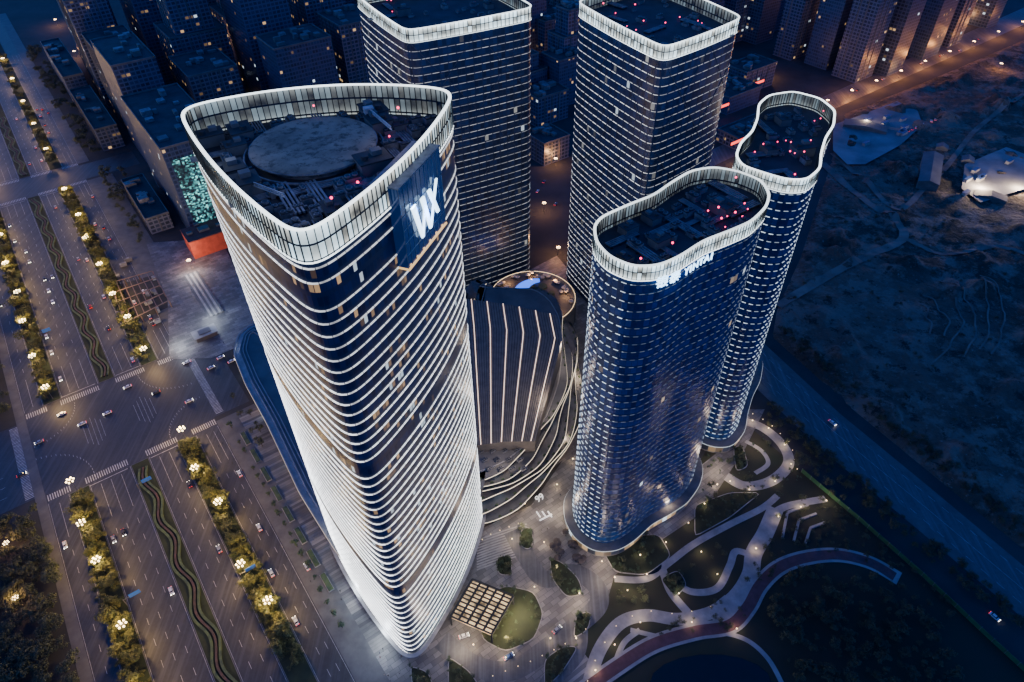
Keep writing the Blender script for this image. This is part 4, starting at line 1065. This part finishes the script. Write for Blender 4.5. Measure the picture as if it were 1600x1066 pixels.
# ---------------- people
def person_data(i,arm):
    me=bpy.data.meshes.new("person"); J=[(0,0,.95),(0,0,1.2),(0,0,1.42),(0,0,1.52),(0,0,1.66),(-.2,0,1.4),(-.26,arm*.1,1.12),(-.25,arm*.25,.86),(.2,0,1.4),(.26,-arm*.1,1.12),(.25,-arm*.25,.86),(-.1,0,.9),(-.11,.12*arm,.5),(-.11,.1*arm,.05),(-.11,.1*arm+.14,.03),(.1,0,.9),(.11,-.1*arm,.5),(.11,-.25*arm,.06),(.11,-.25*arm+.14,.03)]
    E=[(0,1),(1,2),(2,3),(3,4),(2,5),(5,6),(6,7),(2,8),(8,9),(9,10),(0,11),(11,12),(12,13),(13,14),(0,15),(15,16),(16,17),(17,18)]
    R=[.15,.15,.15,.06,.11,.07,.05,.035,.07,.05,.035,.1,.07,.05,.04,.1,.07,.05,.04]
    me.from_pydata(J,E,[]); o=bpy.data.objects.new("p",me); COL.objects.link(o)
    o.modifiers.new("s",'SKIN'); 
    for k,r in enumerate(R): me.skin_vertices[0].data[k].radius=(r,r*.8)
    me.skin_vertices[0].data[0].use_root=True
    sb=o.modifiers.new("b",'SUBSURF'); sb.levels=1; sb.render_levels=1
    bpy.context.view_layer.update(); dg=bpy.context.evaluated_depsgraph_get(); d=bpy.data.meshes.new_from_object(o.evaluated_get(dg)); bpy.data.objects.remove(o)
    d.materials.clear(); d.materials.append(simple("clothes_%d"%i,[(.05,.06,.1),(.3,.28,.26),(.2,.05,.05),(.02,.02,.02)][i],.8)); return d
PD=[person_data(i,[1,.6,-1,.2][i]) for i in range(4)]
PN=["dark blue","light grey","dark red","black"]
for k in range(46):
    u,v=random.choice([(random.uniform(450,560),random.uniform(770,960)),(random.uniform(270,380),random.uniform(400,540)),(random.uniform(820,900),random.uniform(770,840)),(random.uniform(590,640),random.uniform(1000,1060)),(random.uniform(340,420),random.uniform(600,740))])
    i=random.randint(0,3); x,y=P(u,v); place("person",PD[i],x,y,.18,random.uniform(0,6.28),1.02,"walking pedestrian in "+PN[i]+" clothes on the paving","person","pedestrians on the plaza")
# ---------------- cars
PAINTS=[simple("car_paint_%d"%i,c,.3,.2,c2=c) for i,c in enumerate([(.7,.7,.7),(.05,.05,.06),(.3,.31,.33),(.35,.03,.03),(.05,.1,.25)])]
GLS=simple("car_glass",(.01,.012,.015),.1); TYRE=simple("tyre",(.015,.015,.015),.9)
HL=simple("headlight",(.9,.9,.85),.3,em=(1,.93,.8),es=14,sample='NONE'); TL=simple("taillight",(.5,.02,.02),.3,em=(1,.05,.03),es=3,sample='NONE')
def carparts(paint):
    mb=MB(); mb.box((0,0,.35),(4.6,1.8,.55),0,0,.97); mb.box((-.2,0,.9),(2.7,1.62,.12),0,0,.95)
    mb.box((-.2,0,1.40),(1.7,1.35,.06),0,0)
    for x in (-1.45,1.45):
        for y in (-.86,.86):
            k=len(mb.v)
            for yy in (y-.1,y+.1):
                for i in range(10): a=i/10*6.283; mb.v.append((x+.33*math.cos(a),yy,.33+.33*math.sin(a)))
            mb.f.append(tuple(k+i for i in range(10))); mb.mi.append(1); mb.f.append(tuple(k+19-i for i in range(10))); mb.mi.append(1)
            for i in range(10): j=(i+1)%10; mb.f.append((k+i,k+10+i,k+10+j,k+j)); mb.mi.append(1)
    out=[mb.data([paint,TYRE])]
    mb=MB(); mb.box((-.2,0,1.0),(2.7,1.55,.42),0,0,.72); out.append(mb.data([GLS]))
    for mt,x in ((HL,2.28),(TL,-2.28)):
        mb=MB(); mb.box((x,0,.55),(.22,.42,.26),0,0); out.append(mb.data([mt]))
    return out
CARS=[carparts(p) for p in PAINTS]
CN=["white","black","grey","red","dark blue"]
def car(x,y,a,z=.06,sc=1.0):
    i=random.choices(range(5),[7,3,4,1,1])[0]; c=CARS[i]
    r=empty("car",(x,y,z),CN[i]+" car with its lights on, on the road",'car',"cars on the roads"); r.rotation_euler=(0,0,a); r.scale=(sc,)*3
    for nme,d,off in (("body",c[0],0),("cabin_window",c[1],0),("headlight",c[2],.62),("headlight",c[2],-.62),("taillight",c[3],.62),("taillight",c[3],-.62)):
        o=bpy.data.objects.new(nme,d); COL.objects.link(o); o.parent=r; o.location=(0,off,0)
AV=GRID+math.pi/2
used=[]
for _ in range(200):
    s=random.choice((-57,-52,-46.5,-41.2,-25.5,-20.2,-15,-73,-78,1.5,6,9.8)); l=random.choice((random.uniform(170,318),random.uniform(410,680),random.uniform(400,680),random.uniform(745,950)))
    if any(abs(s-a)<2 and abs(l-b_)<8 for a,b_ in used) or len(used)>52: continue
    used.append((s,l)); x,y=T(s,l); car(x,y,AV if s>-33 else AV+math.pi)
for k in range(9):
    s=-90+k*13+random.uniform(-3,3);l=random.choice((338,345,352,372,380,388)); x,y=T(s,l); car(x,y,GRID if l<360 else GRID+math.pi)
for u,v,a in [(795,1027,.5),(1553,965,-1.05),(480,887,2.2),(1300,662,-1.05),(870,985,.7),(725,995,.3),(840,300,1.2),(868,320,1.2),(850,285,1.2),(345,560,.7),(362,566,.7),(330,576,.7),(880,240,1),(1380,125,.6),(1440,100,.6),(1500,80,.6),(1340,142,.6),(1470,88,.6),(1530,62,.6)]:
    x,y=P(u,v); car(x,y,a,.25)
for i in range(10):
    x,y=P(1405+i*6,215-i*2.5); car(x,y,1.2,3.42)
print("done")
